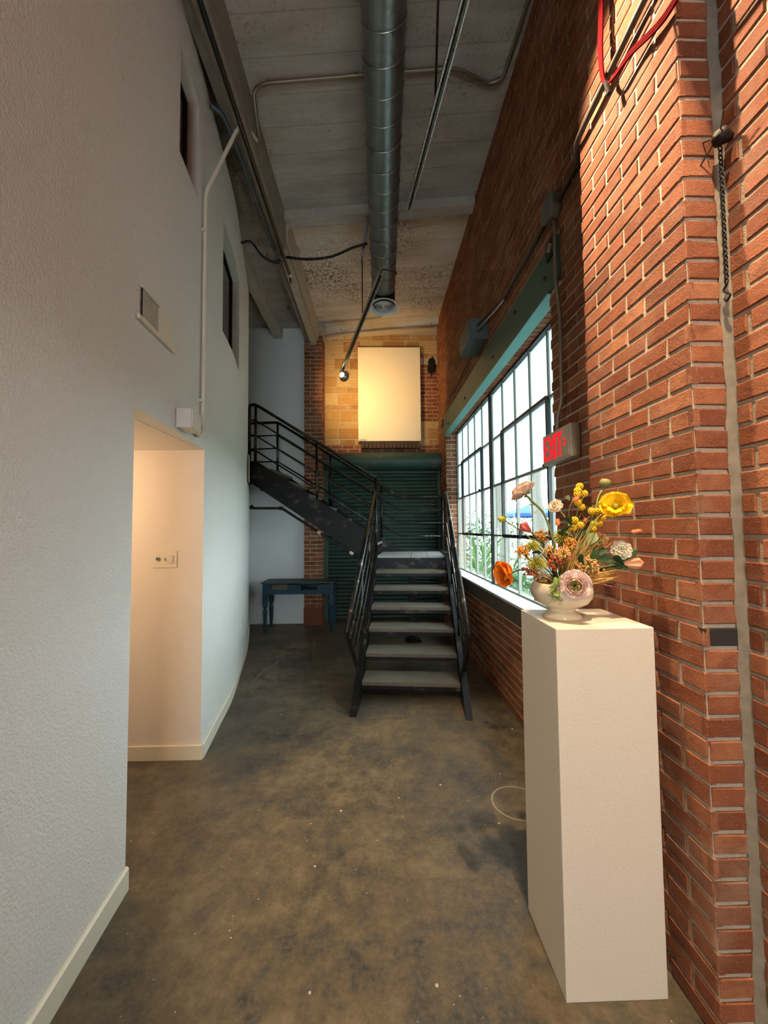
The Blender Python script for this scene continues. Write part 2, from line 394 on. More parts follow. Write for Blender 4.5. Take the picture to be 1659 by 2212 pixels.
# wandering pale crack lines
for pts in ([(-.95, 5.55), (-1.0, 5.2), (-1.16, 4.9), (-1.1, 4.6), (-1.2, 4.2), (-1.22, 3.9)], [(.62, 1.62), (.66, 1.55), (.70, 1.50)]):
    g = G(); rg = random.Random(3)
    c = cat([(x, y, .0007) for x, y in pts], 8)
    for p, q in zip(c, c[1:]):
        w = rg.uniform(.002, .006); g.add([p+V((-w, 0, 0)), p+V((w, 0, 0)), q+V((w, 0, 0)), q+V((-w, 0, 0))], [(0, 1, 2, 3)])
    g.build('floor_crack', 'chalk', fl)

# ---- right wall with the window (plane X = 1.10)
WX = 1.10; Y0, Y1, ZS, ZT = 2.32, 5.87, .90, 2.97
wr = G()
xa, xb = WX+.005, 1.36
wr.box((xa, 1.60, 0), (xb, Y0-.006, 5.15)).box((xa, Y1+.006, 0), (xb, 6.9, 5.15)).box((xa, Y0-.006, 0), (xb, Y1+.006, .745)).box((xa, Y0-.006, 3.0), (xb, Y1+.006, 5.15))
wr = wr.build('wall_right', 'mortar'); tag(wr, 'red brick side wall around the big steel window', 'wall', kind='structure')
holes = [(Y0-1.725, Y1-1.725, .74, 2.98), (2.17-1.725, 5.95-1.725, 2.95, 3.235)]
items = courses((WX, 1.725, 0), (0, 1, 0), (-1, 0, 0), 6.5-1.725, 0, 5.1, holes=holes)
# far reveal of the window, facing the camera
items += courses((WX, Y1, 0), (1, 0, 0), (0, -1, 0), .19, .90, 2.97, pitch=.19)
# rowlock soffit over the window
k = 0; y = Y0+.03
while y < Y1-.05:
    items.append((V((1.235, y+.03, 2.972)), V((.055, 0, 0)), V((0, .0285, 0)), V((0, 0, -1)))); y += .0667
lay(wr, items)
# concrete sill
sl = thing('window_sill', 'long pale concrete window sill with a dark worn front edge', 'sill', (1.2, 4.1, .745), kind='structure')
G().box((WX-.006, Y0-.02, .745), (1.15, Y1, .892), .004).build('sill_face', 'sillface', sl)  # front face takes a darker concrete colour than the top slabs
for a, b in ((Y0-.02, 3.55), (3.553, 4.75), (4.753, Y1)):
    G().box((WX-.008, a, .88), (1.36, b, .90), .003).build('sill_slab', 'sill', sl)
# green steel lintel
bm_ = thing('steel_lintel', 'long green painted steel beam across the top of the window', 'beam', (1.1, 4.05, 2.96))
web_ = G().box((WX-.018, 2.17, 2.96), (WX+.01, 5.95, 3.232), .002).build('beam_web', 'beamgreen', bm_)
G().box((WX-.018, 2.30, 2.950), (1.175, 5.90, 2.966)).build('beam_flange', 'teal', bm_)
for y, z in ((2.32, 3.06), (3.40, 3.055), (4.48, 3.045), (5.51, 3.03), (2.85, 3.15)):
    G().lathe([(.0001, -.012), (.012, -.012), (.014, 0)], n=8, mt=Matrix.Rotation(R(-90), 3, 'Y').inverted().to_3x3(), c=(WX-.018, y, z)).build('bolt', 'bolt', web_)
for y, z, lb in ((2.23, 3.19, 'square steel anchor plate at the near end of the green beam'), (6.0, 3.165, 'square steel anchor plate at the far end of the green beam')):
    t = thing('anchor_plate', lb, 'plate', (WX, y, z-.055), 'anchor plates by the green beam')
    G().box((WX-.032, y-.055, z-.055), (WX-.012, y+.055, z+.055), .002).build('plate', 'black', t)
    G().obox((WX-.035, y, z), (.004, 0, 0), (0, .016, .016), (0, -.016, .016)).build('nut', 'concrete', t)

# ---- pilaster
pl = G().box((.985, 1.150, 0), (1.5, 1.72, 5.15)).build('wall_pilaster', 'mortar'); tag(pl, 'projecting red brick pier beside the flower pedestal', 'pier', kind='structure')
items = courses((.98, 1.145, 0), (0, 1, 0), (-1, 0, 0), .58, 0, 5.1, pitch=.1933)
items += courses((.98, 1.145, 0), (1, 0, 0), (0, -1, 0), .108, 0, 5.1, pitch=.30, phase=.0)
lay(pl, [t for t in items if t[0].z < 4.4 or t[3].x < -.5], special=lambda c: 'black_brick' if (c.y < 1.15 and abs(c.z-1.17) < .03) else 'brick')
# ---- right wall nearer than the pilaster
wf = G().box((WX+.005, -4.0, 0), (1.5, 1.155, 5.15)).build('wall_right_front', 'mortar'); tag(wf, 'red brick wall at the right edge, nearer than the pier', 'wall', kind='structure')
g = G(); rg = random.Random(31); nz = 90
for k in range(nz+1):
    z = 5.1*k/nz; a = rg.uniform(-.005, .006); b = rg.uniform(-.004, .006); g.v += [V((1.083+a, 1.146, z)), V((1.094+b*.6, 1.136+a*.5, z)), V((1.1008, 1.128+b, z)), V((1.106, 1.122+b, z))]
for k in range(nz):
    for q in range(3): g.f.append((4*k+q, 4*k+q+1, 4*k+q+5, 4*k+q+4))
g.build('corner_joint', plain('dirty_mortar', '83786a', .95, var=.5, scale=22), wf, smooth=True)
lay(wf, courses((WX, 1.126, 0), (0, -1, 0), (-1, 0, 0), 5.1, 0, 5.1, phase=-.05))

# ---- back wall: clay tile, brick pier, white wall
wbk = G().box((-3.6, 6.507, 0), (1.36, 6.8, 5.15)).build('wall_back', 'mortar'); tag(wbk, 'back wall of yellow clay tile above the roller shutter', 'wall', kind='structure')
items = []; z = 2.93; rows = [.105, .20, .105, .20, .09, .20, .105, .20, .105, .20, .10, .20, .12]; k = 0; rg = random.Random(5)
for h in rows:
    x = -.84-rg.uniform(0, .2)
    while x < 1.1:
        w = rg.choice((.26, .30, .38, .40)); a, b = max(x, -.84)+.008, min(x+w, 1.10)-.008; x += w
        if b-a > .03 and z+h < 5.05:
            items.append((V(((a+b)/2, 6.5, z+h/2)), V(((b-a)/2, 0, 0)), V((0, 0, h/2-.008)), V((0, -1, 0))))
    z += h
tl = [t for t in items if not (t[0].x > .80 and 3.35 < t[0].z < 4.35)]
lay(wbk, tl, 'tile', 'tile')
ed = courses((.80, 6.5, 0), (1, 0, 0), (0, -1, 0), .30, 3.36, 4.34, ch=.0667)+courses((-.84, 6.5, 0), (1, 0, 0), (0, -1, 0), 1.94, 2.74, 2.94)
lay(wbk, ed, 'brick', 'brick')
g = G(); rg = random.Random(9)   # broken hole near the corner: raised patch, its dark inside painted black
ring = [V((1.0+.10*math.cos(t)*rg.uniform(.45, 1.05), 6.488, 4.30+.20*math.sin(t)*rg.uniform(.45, 1.15))) for t in [2*math.pi*i/18 for i in range(18)]]
g.prism(ring, (0, .02, 0)).add([V((1.0+.05*math.cos(t), 6.474, 4.31+.09*math.sin(t))) for t in [i*math.pi/4 for i in range(8)]], [tuple(range(8))])
o = g.build('charred_hole', 'soot', wbk); o['label'] = 'black broken hole in the tile'
pr = G().box((-1.135, 6.172, 0), (-.847, 6.5, 4.72)).build('wall_pier', 'mortar'); tag(pr, 'narrow red brick pier between the white wall and the shutter', 'pier', kind='structure')
lay(pr, courses((-1.13, 6.165, 0), (1, 0, 0), (0, -1, 0), .29, .27, 4.7, pitch=.195)+[t for t in courses((-.84, 6.165, 0), (0, 1, 0), (1, 0, 0), .33, .0, 4.7)])
G().box((-1.137, 6.155, 0), (-.838, 6.3, .27), .004).build('pier_base', plain('rust_plaster_base', '7a4230', .85, var=.2), pr)
ww = G().box((-3.6, 6.27, 0), (-1.137, 6.6, 5.1)).build('wall_back_left', 'smooth'); tag(ww, 'smooth white back wall behind the stair and blue table', 'wall', kind='structure')
# ---- hidden enclosure of the building
g = G().box((-3.75, -4.0, 0), (-3.6, 6.6, 5.15)); o = g.build('wall_outer', 'smooth'); tag(o, 'far outer wall of the upper office', 'wall', kind='structure')
g = G().box((-3.6, -4.15, 0), (-.9, -4.0, 5.15)).box((.85, -4.15, 0), (1.5, -4.0, 5.15)).box((-.9, -4.15, 2.7), (.85, -4.0, 5.15)).box((-.9, -4.15, 0), (.85, -4.0, .6))  # opening invented and sized to let sky light fill the room from behind
o = g.build('wall_front', 'smooth'); tag(o, 'front wall with a big opening behind the viewer', 'wall', kind='structure')

# ---- curved white left wall
PL = [(-.70, -4.0), (-.80, -2.0), (-.945, 0), (-1.00, 1.0), (-1.06, 1.706), (-1.084, 2.05), (-1.116, 2.32), (-1.158, 2.63), (-1.226, 3.09), (-1.289, 3.50), (-1.44, 4.16), (-1.628, 4.94), (-1.90, 5.86), (-2.03, 6.28)]
def wx(y):
    if y <= 2.63:
        pts = PL
    else: pts = PL
    for i in range(len(pts)-1):
        if pts[i][1] <= y <= pts[i+1][1]+1e-6:
            p = [pts[max(i-1, 0)], pts[i], pts[i+1], pts[min(i+2, len(pts)-1)]]
            t = (y-p[1][1])/(p[2][1]-p[1][1]); h = p[2][1]-p[1][1]
            m1 = (p[2][0]-p[0][0])/(p[2][1]-p[0][1]); m2 = (p[3][0]-p[1][0])/(p[3][1]-p[1][1])
            return (2*t**3-3*t*t+1)*p[1][0]+(t**3-2*t*t+t)*h*m1+(-2*t**3+3*t*t)*p[2][0]+(t**3-t*t)*h*m2
    return pts[-1][0]
def wn(y):
    d = V((wx(min(y+.05, 6.27))-wx(y-.05), .1, 0)).normalized(); return V((d.y, -d.x, 0))     # outward, towards the corridor
DOOR = (1.706, 2.63); DZ = 2.05
OPEN = [(DOOR[0], DOOR[1], 0, DZ), (2.11, 2.42, 3.65, 4.28), (3.08, 3.88, 3.12, 4.05), (4.97, 6.28, 2.12, 4.6)]
ys = sorted(set([-4+.4*i for i in range(14)]+[1.2+.08*i for i in range(64) if 1.2+.08*i < 6.28]+[q for o in OPEN for q in o[:2]]+[6.28]))
ys = [y for i, y in enumerate(ys) if i == 0 or y-ys[i-1] > .004]
zs = sorted(set([0, 4.60]+[q for o in OPEN for q in o[2:]]))
def solid(i, k):
    if i < 0 or k < 0 or i >= len(ys)-1 or k >= len(zs)-1: return False
    y, z = (ys[i]+ys[i+1])/2, (zs[k]+zs[k+1])/2
    return not any(a < y < b and c < z < d for a, b, c, d in OPEN)
g = G(); TH = .13
def fp(i, k): return V((wx(ys[i]), ys[i], zs[k]))
def bp(i, k): return fp(i, k)-V((TH, 0, 0))
for i in range(len(ys)-1):
    for k in range(len(zs)-1):
        if not solid(i, k): continue
        g.add([fp(i, k), fp(i+1, k), fp(i+1, k+1), fp(i, k+1)], [(0, 1, 2, 3)]); g.add([bp(i, k), bp(i+1, k), bp(i+1, k+1), bp(i, k+1)], [(3, 2, 1, 0)])
        for di, dk, e in ((-1, 0, ((i, k), (i, k+1))), (1, 0, ((i+1, k), (i+1, k+1))), (0, -1, ((i, k), (i+1, k))), (0, 1, ((i, k+1), (i+1, k+1)))):
            if not solid(i+di, k+dk): g.add([fp(*e[0]), fp(*e[1]), bp(*e[1]), bp(*e[0])], [(0, 1, 2, 3)])
me_ = g
wl = g.build('wall_left', 'plaster'); tag(wl, 'tall curving white textured wall with a doorway and upper windows', 'wall', kind='structure')
bm = bmesh.new(); bm.from_mesh(wl.data); bmesh.ops.remove_doubles(bm, verts=bm.verts, dist=1e-4); bmesh.ops.recalc_face_normals(bm, faces=bm.faces)
for f in bm.faces: f.smooth = True
for e in bm.edges:
    if len(e.link_faces) == 2 and e.calc_face_angle(0) > R(25): e.smooth = False
bm.to_mesh(wl.data); bm.free()
# upper office windows
for (a, b, c, d), nm, lb in ((OPEN[1], 'window_2', 'small dark upper window nearest the viewer in the white wall'), (OPEN[2], 'window_3', 'dark upper window above the stair end of the white wall')):
    t = thing(nm, lb, 'window', (wx(a), a, c), kind='structure')
    off = .085
    pa, pb = V((wx(a), a, 0))-wn(a)*off, V((wx(b), b, 0))-wn(b)*off; d_ = (pb-pa).normalized(); nn = V((d_.y, -d_.x, 0))
    L = (pb-pa).length; mid = (pa+pb)/2
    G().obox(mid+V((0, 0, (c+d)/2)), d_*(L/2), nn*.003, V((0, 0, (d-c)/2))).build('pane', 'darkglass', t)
    for u0, u1, z0, z1 in ((0, L, c, c+.02), (0, L, d-.02, d), (0, .022, c, d), (L-.022, L, c, d)):
        G().obox(pa+d_*((u0+u1)/2)+V((0, 0, (z0+z1)/2))+nn*.008, d_*((u1-u0)/2), nn*.010, V((0, 0, (z1-z0)/2))).build('frame', 'black', t)
# baseboards
def strip(name, y0, y1, h=.095, th=.016):
    g = G(); n = max(2, int((y1-y0)/.08)); P = [y0+(y1-y0)*i/n for i in range(n+1)]
    for i in range(n):
        q = []
        for y in (P[i], P[i+1]):
            p = V((wx(y), y, 0)); nn = wn(y); q += [p+nn*.001, p+nn*th, p+nn*th+V((0, 0, h-.008)), p+nn*(th-.007)+V((0, 0, h)), p+nn*.001+V((0, 0, h))]
        fs = [(j, j+1, j+6, j+5) for j in range(4)]
        if i == 0: fs.append((4, 3, 2, 1, 0))
        if i == n-1: fs.append((5, 6, 7, 8, 9))
        g.add(q, fs)
    o = g.build(name, 'trim'); return o
tag(strip('baseboard_left', -4.0, DOOR[0]-.002), 'white baseboard on the near stretch of the white wall', 'baseboard', kind='structure')
tag(strip('baseboard_left', DOOR[1], 6.25), 'white baseboard curving along the wall towards the blue table', 'baseboard', kind='structure')
# hall beyond the doorway
hx = wx(DOOR[1])
o = G().box((-3.6, DOOR[1]-.004, 0), (hx-TH-.002, DOOR[1]+.12, 2.3)).build('wall_hall', 'hall'); tag(o, 'cream wall inside the doorway carrying the switches', 'wall', kind='structure')
o = G().box((hx-TH-.002, DOOR[1]-.004, 0), (hx-.0005, DOOR[1]+.001, DZ)).build('trim_1', 'hall'); tag(o, 'cream painted end of the wall in the doorway', 'trim', kind='structure')
o = G().box((-3.6, DOOR[0]-.14, 0), (wx(DOOR[0])-TH-.01, DOOR[0]-.002, 2.3)).build('wall_hall', 'hall'); tag(o, 'hidden near wall of the side hall', 'wall', kind='structure')
o = G().box((-3.6, DOOR[0], DZ-.0015), (-1.172, DOOR[1], DZ+.1)).build('ceiling_hall', 'hall'); tag(o, 'cream flat ceiling of the doorway', 'ceiling', kind='structure')
o = G().box((-3.6, DOOR[1]-.018, 0), (hx+.012, DOOR[1]-.004, .095), .004).build('baseboard_hall', 'trim'); tag(o, 'short cream baseboard inside the doorway', 'baseboard', kind='structure')

# ---- ceilings and concrete beams; roof rises towards the window side
def cz(x): return 4.95+.095*x
def slab(y0, y1, x0=-1.02, x1=1.36, th=.18, dz=0.0):
    g = G(); a, b = cz(x0)+dz, cz(x1)+dz
    return g.prism([(x0, y0, a), (x1, y0, b), (x1, y0, b+th), (x0, y0, a+th)], (0, y1-y0, 0))
o = slab(-4.0, 3.98).build('ceiling', 'ceil'); tag(o, 'dark board marked concrete ceiling over the near bay', 'ceiling', kind='structure')
o = slab(3.98, 6.9).build('ceiling', 'ceil2'); tag(o, 'peeling whitewashed concrete ceiling over the stair bay', 'ceiling', kind='structure')
o = G().box((-3.6, -4.0, 4.84), (-1.02, 6.6, 5.15)).build('ceiling', 'ceil'); tag(o, 'dim concrete ceiling left of the long beam', 'ceiling', kind='structure')
o = slab(3.93, 4.06, -.93, 1.095, .11, -.10).build('ceiling_beam', 'ceil'); tag(o, 'shallow concrete beam crossing between the two ceiling bays', 'beam', kind='structure')
o = slab(6.30, 6.505, -.90, 1.095, .13, -.12).build('ceiling_beam', 'ceil2'); tag(o, 'whitewashed concrete beam along the top of the back wall', 'beam', kind='structure')
lb_ = thing('ceiling_beam', 'long stepped concrete beam running above the white wall', 'beam', (-1.02, 1.2, 4.5), kind='structure')
G().box((-1.10, -4.0, 4.55), (-.93, 6.16, 4.90)).build('beam_core', 'concrete', lb_)
G().box((-1.02, -4.0, 4.50), (-.93, 4.0, 4.552)).build('beam_step', 'concrete', lb_)
G().box((-1.02, 4.0, 4.50), (-.93, 6.16, 4.552)).build('beam_step', 'cream', lb_)
G().box((-.929, 4.0, 4.58), (-.90, 6.3, 4.87)).build('beam_side', 'cream', lb_)
o = G().box((-1.14, 6.12, 4.70), (-.80, 6.5, 4.9)).build('ceiling_corbel', 'cream'); tag(o, 'white block where the long beam meets the brick pier', 'beam', kind='structure')
o = G().box((-1.64, 3.2, 4.66), (-1.50, 6.27, 4.84), .004).build('ceiling_beam', 'cream'); tag(o, 'pale concrete rib behind the top of the white wall', 'beam', kind='structure')
o = G().box((-3.6, 4.97, 2.2), (-2.02, 6.27, 2.32)).build('floor_upper', 'concrete'); tag(o, 'edge of the upper office floor', 'floor', kind='structure')

# ---- the steel window
GX = 1.29
wd = thing('window_1', 'large steel framed window of many panes beside the stair', 'window', (GX, 4.1, .9), kind='structure')
MY = 4.15; PW = .34; zr = [.905, 1.425, 1.955, 2.455, 2.955]
cols_n = [MY-.03-PW*i for i in range(6)]; cols_n[-1] = 2.40; cols_f = [MY+.03+PW*i for i in range(6)]; cols_f[-1] = Y1-.01
G().box((GX-.03, MY-.022, .90), (GX+.03, MY+.022, 2.99)).build('mullion', 'framedark', wd)
G().box((GX-.03, Y0, 2.955), (GX+.03, Y1, 3.0)).build('frame', 'framedark', wd)
G().box((GX-.02, Y0, .898), (GX+.02, Y1, .915)).build('frame', 'frame', wd)
G().box((GX-.02, Y1-.018, .90), (GX+.02, Y1, 2.98)).build('frame', 'frame', wd)
G().box((GX-.02, Y0, .90), (GX+.02, 2.41, 2.98)).build('frame', 'frame', wd)
for cs in (cols_n, cols_f):
    lo, hi = min(cs), max(cs)
    for i, y in enumerate(cs):
        if i in (0, 5): G().box((GX-.012, y-.009, .905), (GX+.018, y+.009, 2.96)).build('muntin', 'frame', wd); continue
        for k in range(4):
            G().box((GX-.010, y-.010, zr[k]), (GX+.016, y+.010, zr[k+1])).build('muntin', 'frame', wd)
    for k in (1, 2, 3):
        G().box((GX-.013, lo, zr[k]-.009), (GX+.018, hi, zr[k]+.009)).build('muntin', 'frame', wd)
    # pivoting sash: heavier bars round three panes by two rows
    s0, s1 = sorted((cs[1], cs[4])); sh = thing_ = G()
    for (a, b, c, d) in ((s0, s1, zr[1]-.018, zr[1]+.014), (s0, s1, zr[3]-.012, zr[3]+.016), (s0-.012, s0+.012, zr[1], zr[3]), (s1-.012, s1+.012, zr[1], zr[3])):
        sh.box((GX-.030, a, c), (GX-.004, b, d))
    sash = sh.build('sash', 'framedark', wd)
    for i in range(5):
        for k in range(4):
            a, b = sorted((cs[i], cs[i+1]))
            G().box((GX+.002, a+.008, zr[k]+.008), (GX+.006, b-.008, zr[k+1]-.008)).build('pane', 'frosted' if k >= 2 else 'glass', sash if (1 <= i <= 3 and 1 <= k <= 2) else wd)
    G().box((GX-.06, (s0+s1)/2-.01, zr[1]-.01), (GX-.03, (s0+s1)/2+.01, zr[1]+.05)).build('latch', 'framedark', sash)
    G().ball((GX-.045, s0+.02, zr[2]), .014, 8).build('latch', 'framedark', sash)
# ================================================================== STAIR
TH_ = R(5.854); SO = V((-.130, 3.4436, 0)); SC = V((math.cos(TH_), -math.sin(TH_), 0)); SF = V((math.sin(TH_), math.cos(TH_), 0))
def sp(u, v, z): return SO+SC*u+SF*v+V((0, 0, z))
stair = thing('metal_staircase', 'black steel staircase with worn treads turning left at a landing', 'staircase', tuple(sp(.43, 1.0, 0)))
RI, RU, SWD = .1658, .2544, .864
def sbox(g, u0, u1, v0, v1, z0, z1, ch=0.0):
    return g.obox(sp((u0+u1)/2, (v0+v1)/2, (z0+z1)/2), SC*((u1-u0)/2), SF*((v1-v0)/2), V((0, 0, (z1-z0)/2)), ch)
for i in range(6):
    z = RI*(i+1); v = RU*i
    t = sbox(G(), .004, SWD-.004, v, v+.275, z-.035, z, .004).build('tread', 'tread', stair)
    sbox(G(), .006, SWD-.006, v+.012, v+.030, z-.07, z-.0355).build('nosing_bar', 'steel', t)
ZL = RI*7; VL0, VL1 = 1.526, 2.45
for i in range(4):
    w = SWD/4; sbox(G(), w*i+.002, w*(i+1)-.002, VL0, VL1-.02, ZL-.03, ZL, .003).build('landing_plank', 'plank', stair)
sbox(G(), 0, SWD, VL0+.006, VL0+.03, ZL-.19, ZL-.031).build('landing_beam', 'steel', stair)
sbox(G(), 0, SWD, VL1-.02, VL1+.01, ZL-.19, ZL+.02).build('landing_beam', 'steel', stair)
sl_ = .652
for u0, u1 in ((-.055, -.002), (SWD+.002, SWD+.055)):
    tz = lambda v: .195+sl_*v
    pr_ = [(-.299, 0), (.035, 0), (VL0+.02, tz(VL0+.02)-.218), (VL0+.02, tz(VL0+.02)-.02), (VL0-.03, tz(VL0-.03))]
    G().prism([sp(u0, v, z) for v, z in pr_], SC*(u1-u0)).build('stringer', 'steel', stair)
sbox(G(), SWD+.002, SWD+.055, VL0, VL1, ZL-.19, ZL+.03).build('landing_beam', 'steel', stair)
sbox(G(), -.03, -.002, VL0, VL1, ZL-.19, ZL-.031).build('landing_beam', 'steel', stair)
def pipe(path, r, name='rail', mat='rail', n=10):
    return G().tube([sp(*p) for p in path], r, n).build(name, mat, stair, smooth=True)
# lower flight balustrades
for sgn, u in ((-1, -.05), (1, SWD+.035)):
    ue = u+(-.025 if sgn < 0 else .0)
    if sgn < 0: top = [(ue, -.32, .665), (u+.03, 1.55, 1.99)]
    else: top = [(ue, -.30, .655), (u, 1.73, 1.975), (u, 2.38, 1.975)]
    G().tube(fillet([sp(*p) for p in top], .08), .021, 10).build('handrail', 'rail', stair, smooth=True)
    # slanting end post, a flat bar from the nose of the rail back down to the stringer
    G().tube([sp(ue, -.32 if sgn < 0 else -.30, .66), sp(u, .10, .235)], .019, 4).build('end_post', 'rail', stair)
    for k, dz in enumerate((.17, .34, .50)):
        v0 = -.32+.42*(dz/.62)+.02; z0 = .66-.66*dz/.62*.66
        a = (ue+(u-ue)*dz/.6, v0, .66+sl_*(v0+.32)*1.0-dz)
        pts = [a, (u+(.03 if sgn < 0 else 0), 1.55 if sgn < 0 else 1.73, (1.99 if sgn < 0 else 1.975)-dz*1.2)]
        if sgn > 0: pts.append((u, 2.38, 1.975-dz*1.2))
        pipe(pts, .010)
    for v in (.42, 1.05):
        zt = .66+sl_*(v+.32)-.01
        pipe([(u, v, .195+sl_*v-.02), (u, v, zt)], .013, 'baluster')
# landing posts and back rail, upper flight
def zf(u): return 2.164-.635*(u+.012)                      # hand rail height on the upper flight
def zs_(u): return 1.395-.645*u                            # top of stringer
for v, near in ((1.55, True), (2.38, False)):
    for u in (-1.63, -.795, -.015):
        zt = zf(u) if near else zf(u)-.01
        zb = zs_(u)-.05 if u < -.1 else (ZL-.05 if near else 1.38)
        pipe([(u, v, zb), (u, v, zt)], .018, 'post')
    top = [(-1.715, v, 2.42 if near else 3.19), (-1.715, v, 3.19), (-1.63, v, 3.19), (-.015, v, zf(-.015))] if near else [(-2.1, v, 3.18), (-1.63, v, 3.18), (.262, v, 1.98), (SWD+.035, v, 1.975)]
    G().tube(fillet([sp(*p) for p in top], .05), .021, 10).build('handrail', 'rail', stair, smooth=True)
    for k in range(1, 4):
        dz = .205*k
        if near: pipe([(-1.715, v, 3.19-dz*1.0), (-1.63, v, 3.18-dz), (-.015, v, zf(-.015)-dz*1.02)], .011)
        else:
            G().tube(fillet([sp(*p) for p in [(-2.1, v, 3.18-dz), (-1.63, v, 3.18-dz), (.262, v, 1.98-dz*.95), (SWD+.035, v, 1.975-dz*.95)]], .02), .011, 8).build('rail', 'rail', stair, smooth=True)
pipe([(SWD+.035, 2.38, ZL-.1), (SWD+.035, 2.38, 1.975)], .018, 'post')
# upper flight stringers: deep plates with a level end at the wall
for v, ue, ub in ((1.535, -.03, -.17), (2.40, .30, .30)):
    if ue < 0: pr_ = [(-1.76, 2.42), (-1.61, 2.42), (ue, zs_(ue)), (ue, ZL-.19), (-.19, ZL-.02), (-1.655, 2.11), (-1.76, 2.11)]
    else: pr_ = [(-1.9, 2.42), (-1.61, 2.42), (.285, ZL+.02), (.16, ZL-.01), (-.03, ZL-.03), (-1.655, 2.11), (-1.9, 2.11)]
    G().prism([sp(u, v-.012, z) for u, z in pr_], SF*.03).build('stringer', 'steel', stair)
nst = 7
for i in range(nst):
    u1 = -.0-.232*i; z = ZL+.165*(i+1)
    sbox(G(), u1-.27, u1+.0, 1.56, 2.38, z-.035, z, .004).build('tread', 'tread', stair)
# support post under the landing with its base plate
px, py = .50, 5.22
G().box((px-.05, py-.05, .012), (px+.05, py+.05, ZL-.19)).build('support_post', 'steel', stair)
G().box((px-.10, py-.10, 0), (px+.10, py+.10, .012), .002).build('base_plate', 'steel', stair)
# iron pipe slung under the upper flight
ip = thing('iron_pipe', 'thin black iron pipe sloping below the upper stair flight', 'pipe', tuple(sp(-.9, 1.5, 1.2)))
G().tube(fillet([sp(-1.66, 1.5, 1.83), sp(-1.64, 1.5, 1.79), sp(-1.25, 1.5, 1.785), sp(-.27, 1.5, 1.155), sp(-.12, 1.5, 1.06)], .04), .017, 8).build('pipe', 'pipe', ip, smooth=True)
for u, z in ((-1.655, 1.80), (-1.26, 1.785), (-.75, 1.465), (-.33, 1.195)):
    G().tube([sp(u-.022, 1.5, z+.012 if u > -1.2 else z), sp(u+.022, 1.5, z-.014 if u > -1.2 else z)], .025, 10).build('fitting', 'pipe' if u < -1 else 'alu', ip)
o = G().obox(V((wx(4.80)+.012, 4.85, 2.27)), (.004, -.001, 0), (-.02, .07, 0), (0, 0, .17)).build('stair_plate', 'trim'); tag(o, 'small white trim plate where the upper stair meets the wall', 'plate')

# ================================================================== ROLLER SHUTTER
sh = thing('roller_shutter', 'dark green corrugated roller shutter under a drum hood', 'shutter', (.13, 6.42, 0))
pit = .062; nsl = 40
prof = [(0, 0), (-.012, .012), (-.018, .03), (-.012, .048), (0, .059)]
for k in range(nsl):
    z = .02+k*pit; g = G()
    for (y, q), (y2, q2) in zip(prof, prof[1:]):
        g.add([(-.79, 6.44+y, z+q), (1.08, 6.44+y, z+q), (1.08, 6.44+y2, z+q2), (-.79, 6.44+y2, z+q2)], [(0, 1, 2, 3)])
    g.add([(-.79, 6.44, z), (1.08, 6.44, z), (1.08, 6.45, z), (-.79, 6.45, z)], [(0, 1, 2, 3)])
    g.build('slat', 'shutter', sh, smooth=True)
G().box((-.84, 6.38, 0), (-.775, 6.48, 2.5), .003).build('guide_rail', 'hood', sh)
G().box((1.05, 6.38, 0), (1.098, 6.48, 2.5), .003).build('guide_rail', 'hood', sh)
g = G(); pts = [(6.49, 2.47)]+[(6.36-.17*math.sin(t), 2.62-.15*math.cos(t)) for t in [i*math.pi/12 for i in range(0, 13)]]+[(6.49, 2.775)]
g.prism([(-.835, y, z) for y, z in pts], (1.93, 0, 0)).build('drum_hood', 'hood', sh, smooth=False)
G().box((-.83, 6.38, 2.43), (1.095, 6.47, 2.468), .004).build('bottom_bar', 'shutter', sh)

# ================================================================== CANVAS + LEDGE
cv = thing('blank_canvas', 'large blank cream canvas hung on the back wall', 'canvas', (.26, 6.45, 2.98))
cvf = G().box((-.27, 6.43, 2.985), (.79, 6.462, 4.60), .003).build('canvas_face', 'canvas', cv)
G().box((-.262, 6.463, 2.99), (.782, 6.485, 4.595)).build('stretcher', 'concrete', cv)
G().box((-.255, 6.428, 2.99), (-.13, 6.4299, 3.02)).build('paper_tag', 'sill', cvf)
lg = thing('brick_ledge', 'row of dark upright bricks forming a ledge under the canvas', 'ledge', (.27, 6.45, 2.85))
for k in range(15):
    x = -.225+k*.0665; G().box((x, 6.405, 2.862), (x+.058, 6.495, 2.968), .005).build('brick', plain('sooty_brick', '4a3a30', .85, var=.3) if k == 0 else bpy.data.materials['sooty_brick'], lg)

# ================================================================== BLUE TABLE
tb = thing('wooden_table', 'old blue wooden table with turned legs and two empty drawer slots', 'table', (-1.14, 5.93, 0))
X0, X1, TY0, TY1, TZ = -1.66, -.615, 5.72, 6.12, .735
for k in range(3):
    w = (TY1-TY0+.03)/3; G().box((X0-.02, TY0-.02+w*k, TZ-.018), (X1+.02, TY0-.02+w*(k+1)-.0015, TZ), .003).build('top_board', 'ttop', tb)
a0, a1 = X0+.05, X1-.05
g = G().box((a0, TY0+.008, .555), (a1, TY0+.03, .615)).box((a0, TY0+.008, .615), (a0+.075, TY0+.03, .715)).box((-1.29, TY0+.008, .615), (-1.10, TY0+.03, .715)).box((-.86, TY0+.008, .615), (a1, TY0+.03, .715)).box((a0, TY0+.008, .695), (a1, TY0+.03, .716))
apf = g.build('apron', 'tblue', tb)
for a, b in (((a0, TY1-.03, .555), (a1, TY1-.01, .716)), ((X0+.01, TY0+.05, .555), (X0+.03, TY1-.05, .716)), ((X1-.03, TY0+.05, .555), (X1-.01, TY1-.05, .716))): G().box(a, b).build('apron', 'tblue', tb)
G().box((-1.57, TY0+.05, .60), (-1.30, TY0+.3, .612)).build('drawer_runner', 'ttop', apf)
